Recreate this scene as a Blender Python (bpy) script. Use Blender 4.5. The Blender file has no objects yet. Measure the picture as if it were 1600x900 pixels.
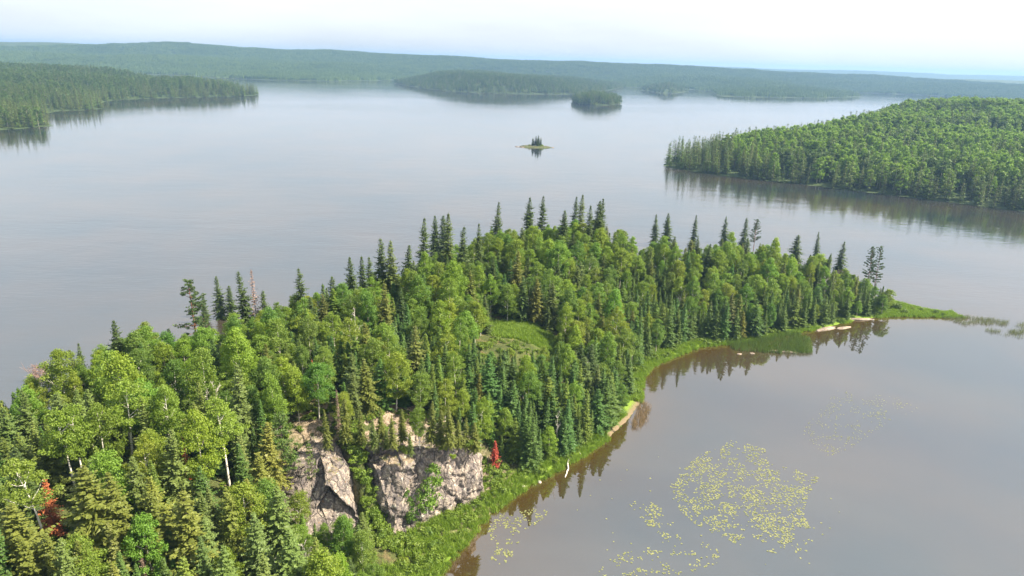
import bpy, math, random
import numpy as np
from mathutils import Vector, Matrix

# ------------------------------------------------------------------ camera, sky, sun, exposure
SC = bpy.context.scene
COL = SC.collection
CAM_H, F_PX = 80.0, 1067.0                      # drone height over the lake (m); focal length for a 1600 px wide frame
PITCH, ROLL = math.radians(18.35), math.atan(0.03)
HAZE, HAZE_COLOR = 1.15e-4, (0.25, 0.43, 0.72)  # density per metre and colour of the summer haze
SUN_EL, SUN_AZ = math.radians(47), math.radians(92)   # azimuth clockwise from the view direction (+Y)

cd = bpy.data.cameras.new('camera'); cam = bpy.data.objects.new('camera', cd); COL.objects.link(cam)
cd.sensor_width = 36.0; cd.lens = 36.0 * F_PX / 1600.0; cd.clip_start = 1.0; cd.clip_end = 60000.0
CAM_M = Matrix.Rotation(math.pi / 2 - PITCH, 4, 'X') @ Matrix.Rotation(ROLL, 4, 'Z')
cam.matrix_world = Matrix.Translation((0, 0, CAM_H)) @ CAM_M
SC.camera = cam

W = bpy.data.worlds.new('World'); SC.world = W; W.use_nodes = True
wn, wl = W.node_tree.nodes, W.node_tree.links
sky = wn.new('ShaderNodeTexSky'); sky.sky_type = 'NISHITA'; sky.sun_disc = False
sky.sun_elevation = SUN_EL; sky.sun_rotation = SUN_AZ
sky.air_density = 1.0; sky.dust_density = 4.0; sky.ozone_density = 1.0; sky.altitude = 300
bg = wn['Background']; bg.inputs['Strength'].default_value = 0.076
veil = wn.new('ShaderNodeMix'); veil.data_type = 'RGBA'; veil.inputs[0].default_value = 0.68
veil.inputs[7].default_value = (5.55, 5.75, 5.85, 1)               # thin smoke-white cloud veil over the whole sky
vt = wn.new('ShaderNodeTexCoord'); vn = wn.new('ShaderNodeTexNoise'); vm = wn.new('ShaderNodeMapping'); vr = wn.new('ShaderNodeMapRange')
vm.inputs['Scale'].default_value = (1.6, 1.6, 9.0); vn.inputs['Scale'].default_value = 1.4; vn.inputs['Detail'].default_value = 5
vr.inputs['From Min'].default_value = 0.3; vr.inputs['From Max'].default_value = 0.7; vr.inputs['To Min'].default_value = 0.52; vr.inputs['To Max'].default_value = 0.80
wl.new(vt.outputs['Generated'], vm.inputs['Vector']); wl.new(vm.outputs[0], vn.inputs['Vector']); wl.new(vn.outputs['Fac'], vr.inputs['Value']); wl.new(vr.outputs[0], veil.inputs[0])
wl.new(sky.outputs[0], veil.inputs[6]); wl.new(veil.outputs[2], bg.inputs['Color'])

sd = bpy.data.lights.new('sun', 'SUN'); sun = bpy.data.objects.new('sun', sd); COL.objects.link(sun)
sd.energy = 5.0; sd.angle = math.radians(0.6); sd.color = (1.0, 0.90, 0.74)
_d = Vector((math.sin(SUN_AZ) * math.cos(SUN_EL), math.cos(SUN_AZ) * math.cos(SUN_EL), math.sin(SUN_EL)))
sun.rotation_euler = _d.to_track_quat('Z', 'Y').to_euler()

SC.view_settings.view_transform = 'Standard'; SC.view_settings.look = 'None'
SC.view_settings.gamma = 1.0; SC.view_settings.exposure = 1.60; SC.view_settings.use_curve_mapping = False
cy = SC.cycles
cy.use_denoising = True; cy.max_bounces = 6; cy.diffuse_bounces = 3; cy.glossy_bounces = 3
cy.transmission_bounces = 3; cy.transparent_max_bounces = 6; cy.volume_bounces = 1
cy.use_adaptive_sampling = True; cy.adaptive_threshold = 0.015

# ------------------------------------------------------------------ helpers
rng = np.random.default_rng(7)
MR = np.array(CAM_M.to_3x3())

def at(x, y, z=0.0):
    """Point of the horizontal plane at height z that the photograph shows at (x, y) of its 1600x900 pixels."""
    d = MR @ np.array([x - 800.0, -(y - 450.0), -F_PX])
    return np.array([0, 0, CAM_H]) + d * ((z - CAM_H) / d[2])

def project(p):
    q = (np.asarray(p, float) - np.array([0, 0, CAM_H])) @ MR
    return 800 + F_PX * q[..., 0] / -q[..., 2], 450 - F_PX * q[..., 1] / -q[..., 2], -q[..., 2]

def tag(o, label, cat=None, group=None, kind=None):
    o['label'] = label
    if cat: o['category'] = cat
    if group: o['group'] = group
    if kind: o['kind'] = kind
    return o

class Buf:
    """Collects polygons and writes them to ONE mesh."""
    def __init__(s): s.v, s.f, s.m, s.var, s.n = [], [], [], [], 0
    def add(s, verts, faces, mat=0, var=None):
        verts = np.asarray(verts, float).reshape(-1, 3); faces = np.asarray(faces, int)
        s.v.append(verts); s.f.append(faces + s.n); s.m.append(np.full(len(faces), mat))
        s.var.append(np.full(len(faces), 0.5) if var is None else np.asarray(var, float)); s.n += len(verts)
    def leaves(s, c, u, v, mat=0, var=None):
        n = len(c)
        if not n: return
        s.add(np.stack([c - u, c + v, c + u, c - v], 1).reshape(-1, 3), np.arange(4 * n).reshape(n, 4), mat,
              rng.random(n) if var is None else var)
    def tube(s, pts, rad, sides=6, mat=0):
        pts = np.asarray(pts, float); k = len(pts)
        a = np.arange(sides) * 2 * math.pi / sides
        V = []
        for i in range(k):
            t = pts[min(i + 1, k - 1)] - pts[max(i - 1, 0)]; t /= np.linalg.norm(t) + 1e-9
            e = np.cross(t, [0.3, 0.9, 0.31] if abs(t[2]) > 0.8 else [0, 0, 1]); e /= np.linalg.norm(e) + 1e-9
            g = np.cross(t, e)
            V.append(pts[i] + rad[i] * (np.cos(a)[:, None] * e + np.sin(a)[:, None] * g))
        V = np.concatenate(V); Fc = []
        for i in range(k - 1):
            for j in range(sides):
                Fc.append([i * sides + j, i * sides + (j + 1) % sides, (i + 1) * sides + (j + 1) % sides, (i + 1) * sides + j])
        s.add(V, Fc, mat)
        s.add(V[-sides:], [[0, 1, 2, 3]], mat)
    def mesh(s, name, mats, smooth=False):
        me = bpy.data.meshes.new(name)
        v = np.concatenate(s.v); f = np.concatenate(s.f)
        me.vertices.add(len(v)); me.vertices.foreach_set('co', v.ravel())
        me.loops.add(f.size); me.loops.foreach_set('vertex_index', f.ravel().astype(np.int32))
        me.polygons.add(len(f)); me.polygons.foreach_set('loop_start', np.arange(0, f.size, f.shape[1], dtype=np.int32))
        me.polygons.foreach_set('material_index', np.concatenate(s.m).astype(np.int32))
        me.polygons.foreach_set('use_smooth', np.full(len(f), smooth))
        for m in mats: me.materials.append(m)
        a = me.attributes.new('var', 'FLOAT', 'FACE'); a.data.foreach_set('value', np.concatenate(s.var).astype(np.float32))
        me.update(calc_edges=True)
        return me

def obj(name, me, parent=None, loc=None, rz=0.0, scale=None):
    o = bpy.data.objects.new(name, me); COL.objects.link(o)
    if parent: o.parent = parent
    if loc is not None: o.location = loc
    if rz: o.rotation_euler = (0, 0, rz)
    if scale is not None: o.scale = scale if hasattr(scale, '__len__') else (scale,) * 3
    return o

def ss(t):
    t = np.clip(t, 0, 1); return t * t * (3 - 2 * t)

def seg_dist(px, py, line):
    d = np.full(px.shape, 1e9)
    for (ax, ay), (bx, by) in zip(line[:-1], line[1:]):
        vx, vy = bx - ax, by - ay
        t = np.clip(((px - ax) * vx + (py - ay) * vy) / (vx * vx + vy * vy + 1e-12), 0, 1)
        d = np.minimum(d, np.hypot(px - ax - t * vx, py - ay - t * vy))
    return d

def inside(px, py, poly):
    r = np.zeros(px.shape, bool)
    for (ax, ay), (bx, by) in zip(poly, poly[1:] + poly[:1]):
        c = (ay > py) != (by > py)
        with np.errstate(divide='ignore', invalid='ignore'):
            r ^= c & (px < (bx - ax) * (py - ay) / (by - ay + 1e-12) + ax)
    return r

def idw(px, py, ctrl, p=2.0):
    num = np.zeros(px.shape); den = np.zeros(px.shape)
    for x, y, *val in ctrl:
        w = 1.0 / (np.hypot(px - x, py - y) + 1.0) ** p
        num += w * val[0]; den += w
    return num / den

_perm = np.random.default_rng(3).random((256, 256))
def vnoise(x, y):
    xi, yi = np.floor(x).astype(int), np.floor(y).astype(int); fx, fy = x - xi, y - yi
    fx, fy = fx * fx * (3 - 2 * fx), fy * fy * (3 - 2 * fy)
    g = lambda a, b: _perm[a % 256, b % 256]
    return (g(xi, yi) * (1 - fx) + g(xi + 1, yi) * fx) * (1 - fy) + (g(xi, yi + 1) * (1 - fx) + g(xi + 1, yi + 1) * fx) * fy
def fbm(x, y, o=4):
    s, a, t = 0, 1.0, 0
    for i in range(o):
        s = s + a * vnoise(x * 2 ** i + 17.3 * i, y * 2 ** i + 5.1 * i); t += a; a *= 0.5
    return s / t

# ------------------------------------------------------------------ materials
def nodes(name):
    m = bpy.data.materials.new(name); m.use_nodes = True
    nt = m.node_tree; nt.nodes.clear()
    N = lambda t, **k: _set(nt.nodes.new('ShaderNode' + t), k)
    def _set(n, k):
        for a, b in k.items():
            if a.startswith('i_'): n.inputs[a[2:].replace('_', ' ')].default_value = b
            else: setattr(n, a, b)
        return n
    L = nt.links.new
    out = N('OutputMaterial')
    return m, N, L, out

def ramp(N, stops, interp='LINEAR'):
    r = N('ValToRGB'); cr = r.color_ramp; cr.interpolation = interp
    while len(cr.elements) < len(stops): cr.elements.new(0.5)
    for e, (p, c) in zip(cr.elements, stops):
        e.position = p; e.color = (*c, 1) if len(c) == 3 else c
    return r

def noise(N, L, coord, scale, detail=4, rough=0.55, sc=None):
    n = N('TexNoise'); n.inputs['Scale'].default_value = scale; n.inputs['Detail'].default_value = detail; n.inputs['Roughness'].default_value = rough
    if sc is not None:
        mp = N('Mapping'); mp.inputs['Scale'].default_value = sc; L(coord, mp.inputs['Vector']); coord = mp.outputs[0]
    L(coord, n.inputs['Vector']); return n

def mixc(N, L, fac, a, b, blend='MIX'):
    m = N('Mix', data_type='RGBA', blend_type=blend)
    for i, s in ((0, fac), (6, a), (7, b)):
        if hasattr(s, 'links'): L(s, m.inputs[i])
        elif isinstance(s, (int, float)): m.inputs[i].default_value = s
        else: m.inputs[i].default_value = (*s, 1)
    return m.outputs[2]

def math_(N, L, op, a, b=None, clamp=False):
    m = N('Math', operation=op, use_clamp=clamp)
    for i, s in ((0, a), (1, b)):
        if s is None: continue
        if hasattr(s, 'links'): L(s, m.inputs[i])
        else: m.inputs[i].default_value = s
    return m.outputs[0]

def leaf_mat(name, lo, hi, trans=0.3, rough=0.55, spec=0.3, obvar=0.35):
    """Foliage: each leaf clump and each tree has its own shade between lo and hi; a tree's object colour tints it."""
    m, N, L, out = nodes(name)
    at_ = N('Attribute', attribute_name='var'); oi = N('ObjectInfo')
    f = math_(N, L, 'ADD', math_(N, L, 'MULTIPLY', at_.outputs['Fac'], 1 - obvar), math_(N, L, 'MULTIPLY', oi.outputs['Random'], obvar))
    c = mixc(N, L, f, lo, hi)
    c = mixc(N, L, 1.0, c, oi.outputs['Color'], 'MULTIPLY')
    p = N('BsdfPrincipled'); p.inputs['Roughness'].default_value = rough; p.inputs['Specular IOR Level'].default_value = spec
    L(c, p.inputs['Base Color'])
    t = N('BsdfTranslucent'); L(mixc(N, L, 1.0, c, (1.15, 1.25, 0.6), 'MULTIPLY'), t.inputs['Color'])
    mx = N('MixShader'); mx.inputs[0].default_value = trans
    L(p.outputs[0], mx.inputs[1]); L(t.outputs[0], mx.inputs[2]); L(mx.outputs[0], out.inputs['Surface'])
    return m

def plain_mat(name, stops, scale, sc=None, rough=0.85, bump=0.0, detail=5, space='Object'):
    m, N, L, out = nodes(name)
    tc = N('TexCoord'); n = noise(N, L, tc.outputs[space], scale, detail, 0.6, sc)
    r = ramp(N, stops); L(n.outputs['Fac'], r.inputs[0])
    p = N('BsdfPrincipled'); p.inputs['Roughness'].default_value = rough; p.inputs['Specular IOR Level'].default_value = 0.25
    L(r.outputs[0], p.inputs['Base Color'])
    if bump:
        b = N('Bump'); b.inputs['Strength'].default_value = bump; b.inputs['Distance'].default_value = 0.1
        L(n.outputs['Fac'], b.inputs['Height']); L(b.outputs[0], p.inputs['Normal'])
    L(p.outputs[0], out.inputs['Surface']); return m

M = {}
M['spruce'] = leaf_mat('spruce_needles', (0.066, 0.100, 0.024), (0.140, 0.178, 0.042), 0.25)
M['fir'] = leaf_mat('fir_needles', (0.060, 0.106, 0.019), (0.118, 0.178, 0.032), 0.25)
M['pine'] = leaf_mat('pine_needles', (0.052, 0.090, 0.024), (0.100, 0.150, 0.036), 0.2)
M['aspen'] = leaf_mat('aspen_leaves', (0.110, 0.194, 0.020), (0.190, 0.286, 0.040), 0.42)
M['birch'] = leaf_mat('birch_leaves', (0.110, 0.180, 0.021), (0.186, 0.258, 0.040), 0.42)
M['far_leaf'] = leaf_mat('far_wood_leaves', (0.050, 0.095, 0.016), (0.095, 0.150, 0.026), 0.3)
M['bush'] = leaf_mat('bush_leaves', (0.090, 0.150, 0.015), (0.175, 0.240, 0.028), 0.34)
M['grass'] = leaf_mat('grass_blades', (0.125, 0.205, 0.020), (0.215, 0.300, 0.036), 0.38)
M['reed'] = leaf_mat('reed_blades', (0.060, 0.110, 0.020), (0.130, 0.170, 0.040), 0.3)
M['rust'] = leaf_mat('dead_rust_needles', (0.20, 0.060, 0.026), (0.34, 0.115, 0.048), 0.12)
M['greydead'] = leaf_mat('dead_grey_twigs', (0.16, 0.10, 0.075), (0.30, 0.20, 0.16), 0.05)
M['bark_dark'] = plain_mat('conifer_bark', [(0.3, (0.05, 0.038, 0.03)), (0.7, (0.16, 0.12, 0.095))], 3, (1, 1, 0.3))
M['bark_red'] = plain_mat('pine_bark', [(0.3, (0.10, 0.045, 0.03)), (0.7, (0.26, 0.12, 0.075))], 3, (1, 1, 0.3))
M['bark_white'] = plain_mat('birch_bark', [(0.36, (0.10, 0.085, 0.07)), (0.43, (0.62, 0.58, 0.50)), (0.7, (0.75, 0.71, 0.63))], 2.2, (0.6, 0.6, 1.8))
M['bark_aspen'] = plain_mat('aspen_bark', [(0.35, (0.16, 0.14, 0.10)), (0.5, (0.45, 0.42, 0.33)), (0.75, (0.55, 0.52, 0.42))], 2.0, (0.6, 0.6, 1.5))
M['deadwood'] = plain_mat('weathered_wood', [(0.3, (0.36, 0.32, 0.28)), (0.7, (0.68, 0.63, 0.56))], 2.5, (1, 1, 0.3))

# ------------------------------------------------------------------ the lie of the land
BAY = [(-20, -60), (-14, 40), (-11, 78), (-10.5, 91), (-7, 99), (-3.2, 106.5), (1.5, 113.5), (8, 120), (15, 127), (23, 136), (29, 145), (33, 153), (34, 160),
       (36, 168), (40, 175), (46, 181), (57, 190), (69, 194), (80, 199), (93, 205), (105, 210.5), (114, 216), (123, 220), (134, 223), (146, 223), (157, 223.5)]
BACK = [(157, 223.5), (150, 229), (141, 238), (128, 246), (112, 254), (95, 259), (80, 256), (64, 250), (45, 246), (24, 254), (4, 248), (-18, 236), (-34, 206),
        (-46, 184), (-58, 168), (-70, 155), (-81, 141), (-90, 125), (-99, 114), (-122, 107), (-150, 102), (-190, 92), (-230, -60)]
LAND = BAY + BACK[1:]
HMAX = [(-70, 80, 16), (-90, 100, 16), (-60, 110, 17), (-62, 130, 17.5), (-40, 100, 16), (-33, 110, 15.5), (-12, 118, 14.5), (-45, 150, 17), (-10, 140, 13), (-28, 182, 17), (0, 173, 11),
        (22, 170, 8), (-6, 212, 17), (22, 232, 17), (20, 195, 12), (45, 205, 10), (65, 230, 11), (70, 210, 8), (90, 238, 9), (95, 215, 6), (112, 232, 6.0), (122, 230, 3.5), (134, 232, 1.6), (146, 226, 0.9), (155, 224, 0.7)]
W_BAY = [(-45, 70, 40, 9), (-30, 85, 30, 9), (-31, 95, 24, 14), (-38, 92, 26, 12), (-16, 104, 11, 9), (-26, 104, 12, 10), (0, 118, 18, 4), (-12, 112, 10, 7), (15, 135, 30, 3), (30, 165, 36, 4), (50, 195, 36, 3), (90, 220, 30, 2), (130, 228, 14, 1), (150, 224, 8, 0.5)]

BLOCK_XY = [(-19.2, 97.6), (-14.5, 102.0), (-10.5, 105.4), (-7.6, 108.0), (-5.6, 109.6), (-4.2, 112.5), (-4.5, 114.5), (-8, 116), (-15, 117), (-22, 116), (-26.0, 113), (-27.8, 108.5), (-25.6, 104.0), (-21.8, 99.6)]
SLAB_XY = [(-37.5, 95.5), (-33.5, 93.0), (-28.5, 94.6), (-24.0, 98.4), (-25.6, 102.2), (-28.4, 106.3), (-31.5, 109.5), (-36, 109), (-39.5, 103.5), (-39.5, 98.5)]

def ground_z(x, y):
    x = np.asarray(x, float); y = np.asarray(y, float)
    db, dk, ins = seg_dist(x, y, BAY), seg_dist(x, y, BACK), inside(x, y, LAND)
    w = idw(x, y, [(a, b, c) for a, b, c, _ in W_BAY], 3); o = idw(x, y, [(a, b, d) for a, b, _, d in W_BAY], 3)
    rise = 0.09 * ss(db / (o + 0.1)) * np.minimum(1, o / 4) + 0.91 * ss((db - o) / w)
    z = idw(x, y, HMAX, 3) * rise * ss(dk / 15.0)
    for ring in (BLOCK_XY, SLAB_XY):      # bedrock stands in place of the soil
        z = z - 7.0 * np.where(inside(x, y, ring), ss(seg_dist(x, y, ring + ring[:1]) / 2.2), 0)
    z = z + (fbm(x / 9, y / 9) - 0.5) * 2.4 * ss(np.minimum(db, dk) / 12) + 0.25 * np.minimum(1, np.minimum(db, dk) / 1.5)
    return np.where(ins, z, -0.12 - 0.35 * np.minimum(np.minimum(db, dk), 8))

def gz(x, y): return float(ground_z(np.array([x]), np.array([y]))[0])

def drop(px, py, h):
    """Ground point of a tree of height h whose top the photograph shows at (px, py)."""
    lo = None
    for z in np.arange(34, 0, -0.1):
        p = at(px, py, z + 0.0)
        g = gz(p[0], p[1])
        if g + h >= z: return p[0], p[1], g
    p = at(px, py, h); return p[0], p[1], max(gz(p[0], p[1]), 0.0)

def grid_mesh(name, X, Y, Z, keep, mats, smooth=True, attrs=None):
    ny, nx = X.shape
    idx = np.arange(nx * ny).reshape(ny, nx)
    k = keep[:-1, :-1] | keep[1:, :-1] | keep[:-1, 1:] | keep[1:, 1:]
    f = np.stack([idx[:-1, :-1], idx[:-1, 1:], idx[1:, 1:], idx[1:, :-1]], -1)[k]
    used, inv = np.unique(f, return_inverse=True); f = inv.reshape(-1, 4)
    b = Buf(); b.add(np.stack([X, Y, Z], -1).reshape(-1, 3)[used], f)
    me = b.mesh(name, mats, smooth)
    for an, av in (attrs or {}).items():
        a = me.attributes.new(an, 'FLOAT', 'POINT'); a.data.foreach_set('value', av.ravel()[used].astype(np.float32))
    return me

# ground of the peninsula
def ground_mat():
    m, N, L, out = nodes('forest_floor')
    g = N('NewGeometry'); n1 = noise(N, L, g.outputs['Position'], 0.35, 6); n2 = noise(N, L, g.outputs['Position'], 2.4, 5)
    r1 = ramp(N, [(0.35, (0.045, 0.060, 0.018)), (0.55, (0.075, 0.085, 0.030)), (0.72, (0.15, 0.105, 0.060))]); L(n1.outputs['Fac'], r1.inputs[0])
    r2 = ramp(N, [(0.3, (0.5, 0.5, 0.5)), (0.7, (1.3, 1.3, 1.2))]); L(n2.outputs['Fac'], r2.inputs[0])
    c = mixc(N, L, 1.0, r1.outputs[0], r2.outputs[0], 'MULTIPLY')
    gr = N('Attribute', attribute_name='meadow'); c = mixc(N, L, gr.outputs['Fac'], c, (0.135, 0.205, 0.025))
    sd_ = N('Attribute', attribute_name='sand'); c = mixc(N, L, sd_.outputs['Fac'], c, (0.19, 0.14, 0.09))
    rk = N('Attribute', attribute_name='stony'); rc = ramp(N, [(0.35, (0.10, 0.085, 0.05)), (0.5, (0.22, 0.165, 0.115)), (0.7, (0.33, 0.265, 0.21))]); L(n2.outputs['Fac'], rc.inputs[0])
    c = mixc(N, L, math_(N, L, 'MULTIPLY', rk.outputs['Fac'], math_(N, L, 'GREATER_THAN', n1.outputs['Fac'], 0.47)), c, rc.outputs[0])
    b = N('Bump'); b.inputs['Strength'].default_value = 0.7; b.inputs['Distance'].default_value = 0.4; L(n2.outputs['Fac'], b.inputs['Height'])
    p = N('BsdfPrincipled'); p.inputs['Roughness'].default_value = 0.95; p.inputs['Specular IOR Level'].default_value = 0.1
    L(c, p.inputs['Base Color']); L(b.outputs[0], p.inputs['Normal']); L(p.outputs[0], out.inputs['Surface']); return m

X, Y = np.meshgrid(np.arange(-190, 166, 1.1), np.arange(20, 268, 1.1))
Z = ground_z(X, Y); INS = inside(X, Y, LAND); DB, DK = seg_dist(X, Y, BAY), seg_dist(X, Y, BACK)
CLEARING = (2.0, 171.5)
def meadow(x, y):
    q = np.hypot((x - CLEARING[0]) / 10.5, (y - CLEARING[1]) / 6.8)
    return ss((1.25 - q) / 0.4)
sand = ss((1.7 - DB) / 1.2) * ((np.hypot(X - 31, Y - 149) < 6) | (np.hypot(X - 26, Y - 141) < 6)) * INS
stony = ss((1.3 - np.hypot((X + 17) / 22, (Y - 111) / 11)) / 0.5) * ss((seg_dist(X, Y, [(-19, 96), (-23, 101), (-28, 108)]) - 1.8) / 1.5)
shore_green = ss((5.0 - DB) / 3.0) * (1 - sand)
MG = {'meadow': np.clip(meadow(X, Y) + shore_green, 0, 1), 'sand': sand, 'stony': stony}
g_ = obj('ground', grid_mesh('ground', X, Y, Z, INS | (np.minimum(DB, DK) < 4), [ground_mat()], True, MG))
tag(g_, 'forested peninsula of rising ground between the open lake and the bay', kind='structure')

# ------------------------------------------------------------------ water
def water_mat():
    m, N, L, out = nodes('lake_water')
    g = N('NewGeometry'); P = g.outputs['Position']
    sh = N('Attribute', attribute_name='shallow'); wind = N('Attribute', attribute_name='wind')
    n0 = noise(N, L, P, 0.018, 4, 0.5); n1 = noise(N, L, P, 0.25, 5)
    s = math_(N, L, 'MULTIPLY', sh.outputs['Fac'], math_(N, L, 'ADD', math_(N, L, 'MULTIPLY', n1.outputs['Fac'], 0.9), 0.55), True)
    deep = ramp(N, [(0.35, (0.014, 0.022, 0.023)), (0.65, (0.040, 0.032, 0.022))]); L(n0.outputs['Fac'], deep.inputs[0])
    body = mixc(N, L, s, deep.outputs[0], (0.044, 0.028, 0.007))  # near-shore brown: shallow bottom plus dark tree reflections put into the body colour
    # small wavelets where the breeze reaches, almost a mirror in the bay
    w1 = noise(N, L, P, 0.55, 3, 0.5, (0.35, 1.0, 1.0)); w2 = noise(N, L, P, 0.09, 3, 0.5, (0.4, 1.0, 1.0))
    hgt = math_(N, L, 'ADD', w1.outputs['Fac'], math_(N, L, 'MULTIPLY', w2.outputs['Fac'], 2.0))
    b = N('Bump'); b.inputs['Distance'].default_value = 0.35; L(hgt, b.inputs['Height'])
    streak = noise(N, L, P, 0.006, 4, 0.6, (0.35, 1.0, 1.0))
    wst = ramp(N, [(0.38, (0.35,) * 3), (0.62, (1.0,) * 3)]); L(streak.outputs['Fac'], wst.inputs[0])
    L(math_(N, L, 'MULTIPLY', math_(N, L, 'MULTIPLY', wind.outputs['Fac'], wst.outputs[0]), 0.38), b.inputs['Strength'])
    fr = N('Fresnel'); fr.inputs['IOR'].default_value = 1.34; L(b.outputs[0], fr.inputs['Normal'])
    fac = math_(N, L, 'ADD', math_(N, L, 'MULTIPLY', fr.outputs[0], 0.76), 0.23, True)
    df = N('BsdfDiffuse'); L(body, df.inputs['Color'])
    gl = N('BsdfGlossy'); gl.inputs['Color'].default_value = (0.97, 0.95, 0.94, 1)
    L(math_(N, L, 'ADD', math_(N, L, 'MULTIPLY', wind.outputs['Fac'], 0.10), 0.006), gl.inputs['Roughness'])
    L(b.outputs[0], gl.inputs['Normal'])
    mx = N('MixShader'); L(fac, mx.inputs[0]); L(df.outputs[0], mx.inputs[1]); L(gl.outputs[0], mx.inputs[2])
    L(mx.outputs[0], out.inputs['Surface']); return m

def axis(lo, hi, step, far0, far1):
    a = list(np.arange(lo, hi, step)); s = step; x = a[-1]
    while x < far1: s *= 1.22; x += s; a.append(x)
    s = step; x = a[0]
    while x > far0: s *= 1.22; x -= s; a.insert(0, x)
    return np.array(a)
WX, WY = np.meshgrid(axis(-60, 200, 1.6, -16000, 16000), axis(60, 300, 1.6, -6000, 16000))
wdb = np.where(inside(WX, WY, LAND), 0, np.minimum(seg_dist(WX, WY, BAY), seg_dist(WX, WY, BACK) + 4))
# the bay lies right of the peninsula and its reed spit
bayside = ss((WX - (-12) - np.maximum(0, (WY - 100)) * 0.9 + 22) / 30) * ss((250 - WY) / 40)
wind_a = np.clip(1 - 0.97 * bayside, 0, 1) * (0.40 + 0.60 * ss((520 - np.hypot(WX + 60, WY - 150)) / 330))
shallow_refl = np.exp(-np.maximum(wdb - 2.0, 0) / 9.0)  # brown band along the banks, widened to carry the painted tree reflections too
wat = obj('water', grid_mesh('water', WX, WY, np.zeros_like(WX), np.ones_like(WX, bool), [water_mat()], True, {'shallow': shallow_refl, 'wind': wind_a}))
tag(wat, 'calm grey-blue lake with a sheltered brown bay on the right', kind='structure')
# ------------------------------------------------------------------ tree builders: each returns (trunk mesh, crown mesh), base at the origin
def unit(v): return v / (np.linalg.norm(v, axis=-1, keepdims=True) + 1e-9)

def conifer(seed, h, R, mat, bark, c0=0.08, dz=0.30, nb=7, droop=0.35, step=0.24, tw=0.17, taper=0.85, ragged=0.25, flat_top=0.0, lean=0.0):
    r = np.random.default_rng(seed); tb, cb = Buf(), Buf()
    ph = r.random() * 6; bend = lambda z: np.array([math.sin(z / h * 2 + ph) * 0.012 * h + lean * z, math.cos(z / h * 2.3 + ph) * 0.012 * h, z])
    tb.tube([bend(z) for z in np.linspace(-0.6, h * 0.985, 9)], np.linspace(0.0125 * h, 0.02, 9), 6)
    C, U, V = [], [], []
    z = c0 * h; a0 = 0
    while z < h * 0.985:
        t = (z / h - c0) / (1 - c0)
        prof = (1 - t) ** taper * (0.55 + 0.45 * min(1, (t + 0.05) / 0.16)) + 0.03 + flat_top * t * (1 - t)
        bulge = 1 + ragged * (r.random() - 0.5)
        n = max(3, int(nb * (0.6 + 0.4 * (1 - t)) + r.random()))
        for k in range(n):
            if r.random() < ragged * 0.35: continue
            az = a0 + k * 2 * math.pi / n + r.normal(0, 0.25); Lb = R * prof * bulge * (1 + ragged * r.normal(0, 0.6))
            if Lb < 0.08: Lb = 0.08
            d = np.array([math.cos(az), math.sin(az), 0]); pit = math.radians(38 * t ** 1.5 - 10 + r.normal(0, 6))
            m = max(2, int(Lb / step)); s = (np.arange(m) + r.random(m) * 0.7 + 0.25) / m
            base = bend(z)
            zz = s * Lb * math.sin(pit) - droop * Lb * s ** 1.6 * (1 - 0.75 * t) + 0.16 * Lb * s ** 4
            pts = base + d * (s * Lb * math.cos(pit))[:, None] + np.array([0, 0, 1]) * zz[:, None]
            side = np.array([-d[1], d[0], 0])
            lt = (0.34 * Lb * (1 - s) + 0.17) * (0.75 + 0.5 * r.random(m))
            for sg in (-1, 1, 0):
                ang = 0.95 * sg + r.normal(0, 0.22, m)
                dr = d * np.cos(ang)[:, None] + side * np.sin(ang)[:, None]; dr[:, 2] += r.normal(-0.16, 0.16, m)
                dr = unit(dr); ln = lt * (0.62 if sg == 0 else 1.0)
                pr = np.cross(dr, [0, 0, 1.0]); pr = unit(pr); pr[:, 2] += r.normal(0, 0.55, m); pr = unit(pr)
                C.append(pts + dr * (ln * 0.5)[:, None]); U.append(dr * (ln * 0.56)[:, None]); V.append(pr * (tw * (0.6 + 0.6 * r.random(m)))[:, None])
        a0 += 0.9; z += dz * (0.75 + 0.5 * r.random()) * (0.55 + 0.55 * (1 - t))
    # leader
    m = 8; zt = np.linspace(h * 0.95, h * 1.0, m); a = r.random(m) * 6.28
    C.append(np.array([bend(q) for q in zt])); U.append(np.tile([0, 0, 0.16], (m, 1)) + r.normal(0, 0.03, (m, 3))); V.append(np.stack([np.cos(a), np.sin(a), a * 0], 1) * 0.06)
    C, U, V = map(np.concatenate, (C, U, V))
    cb.leaves(C, U, V, 0, np.clip(r.normal(0.5, 0.24, len(C)), 0, 1))
    return tb.mesh('trunk', [bark]), cb.mesh('crown', [mat])

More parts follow.
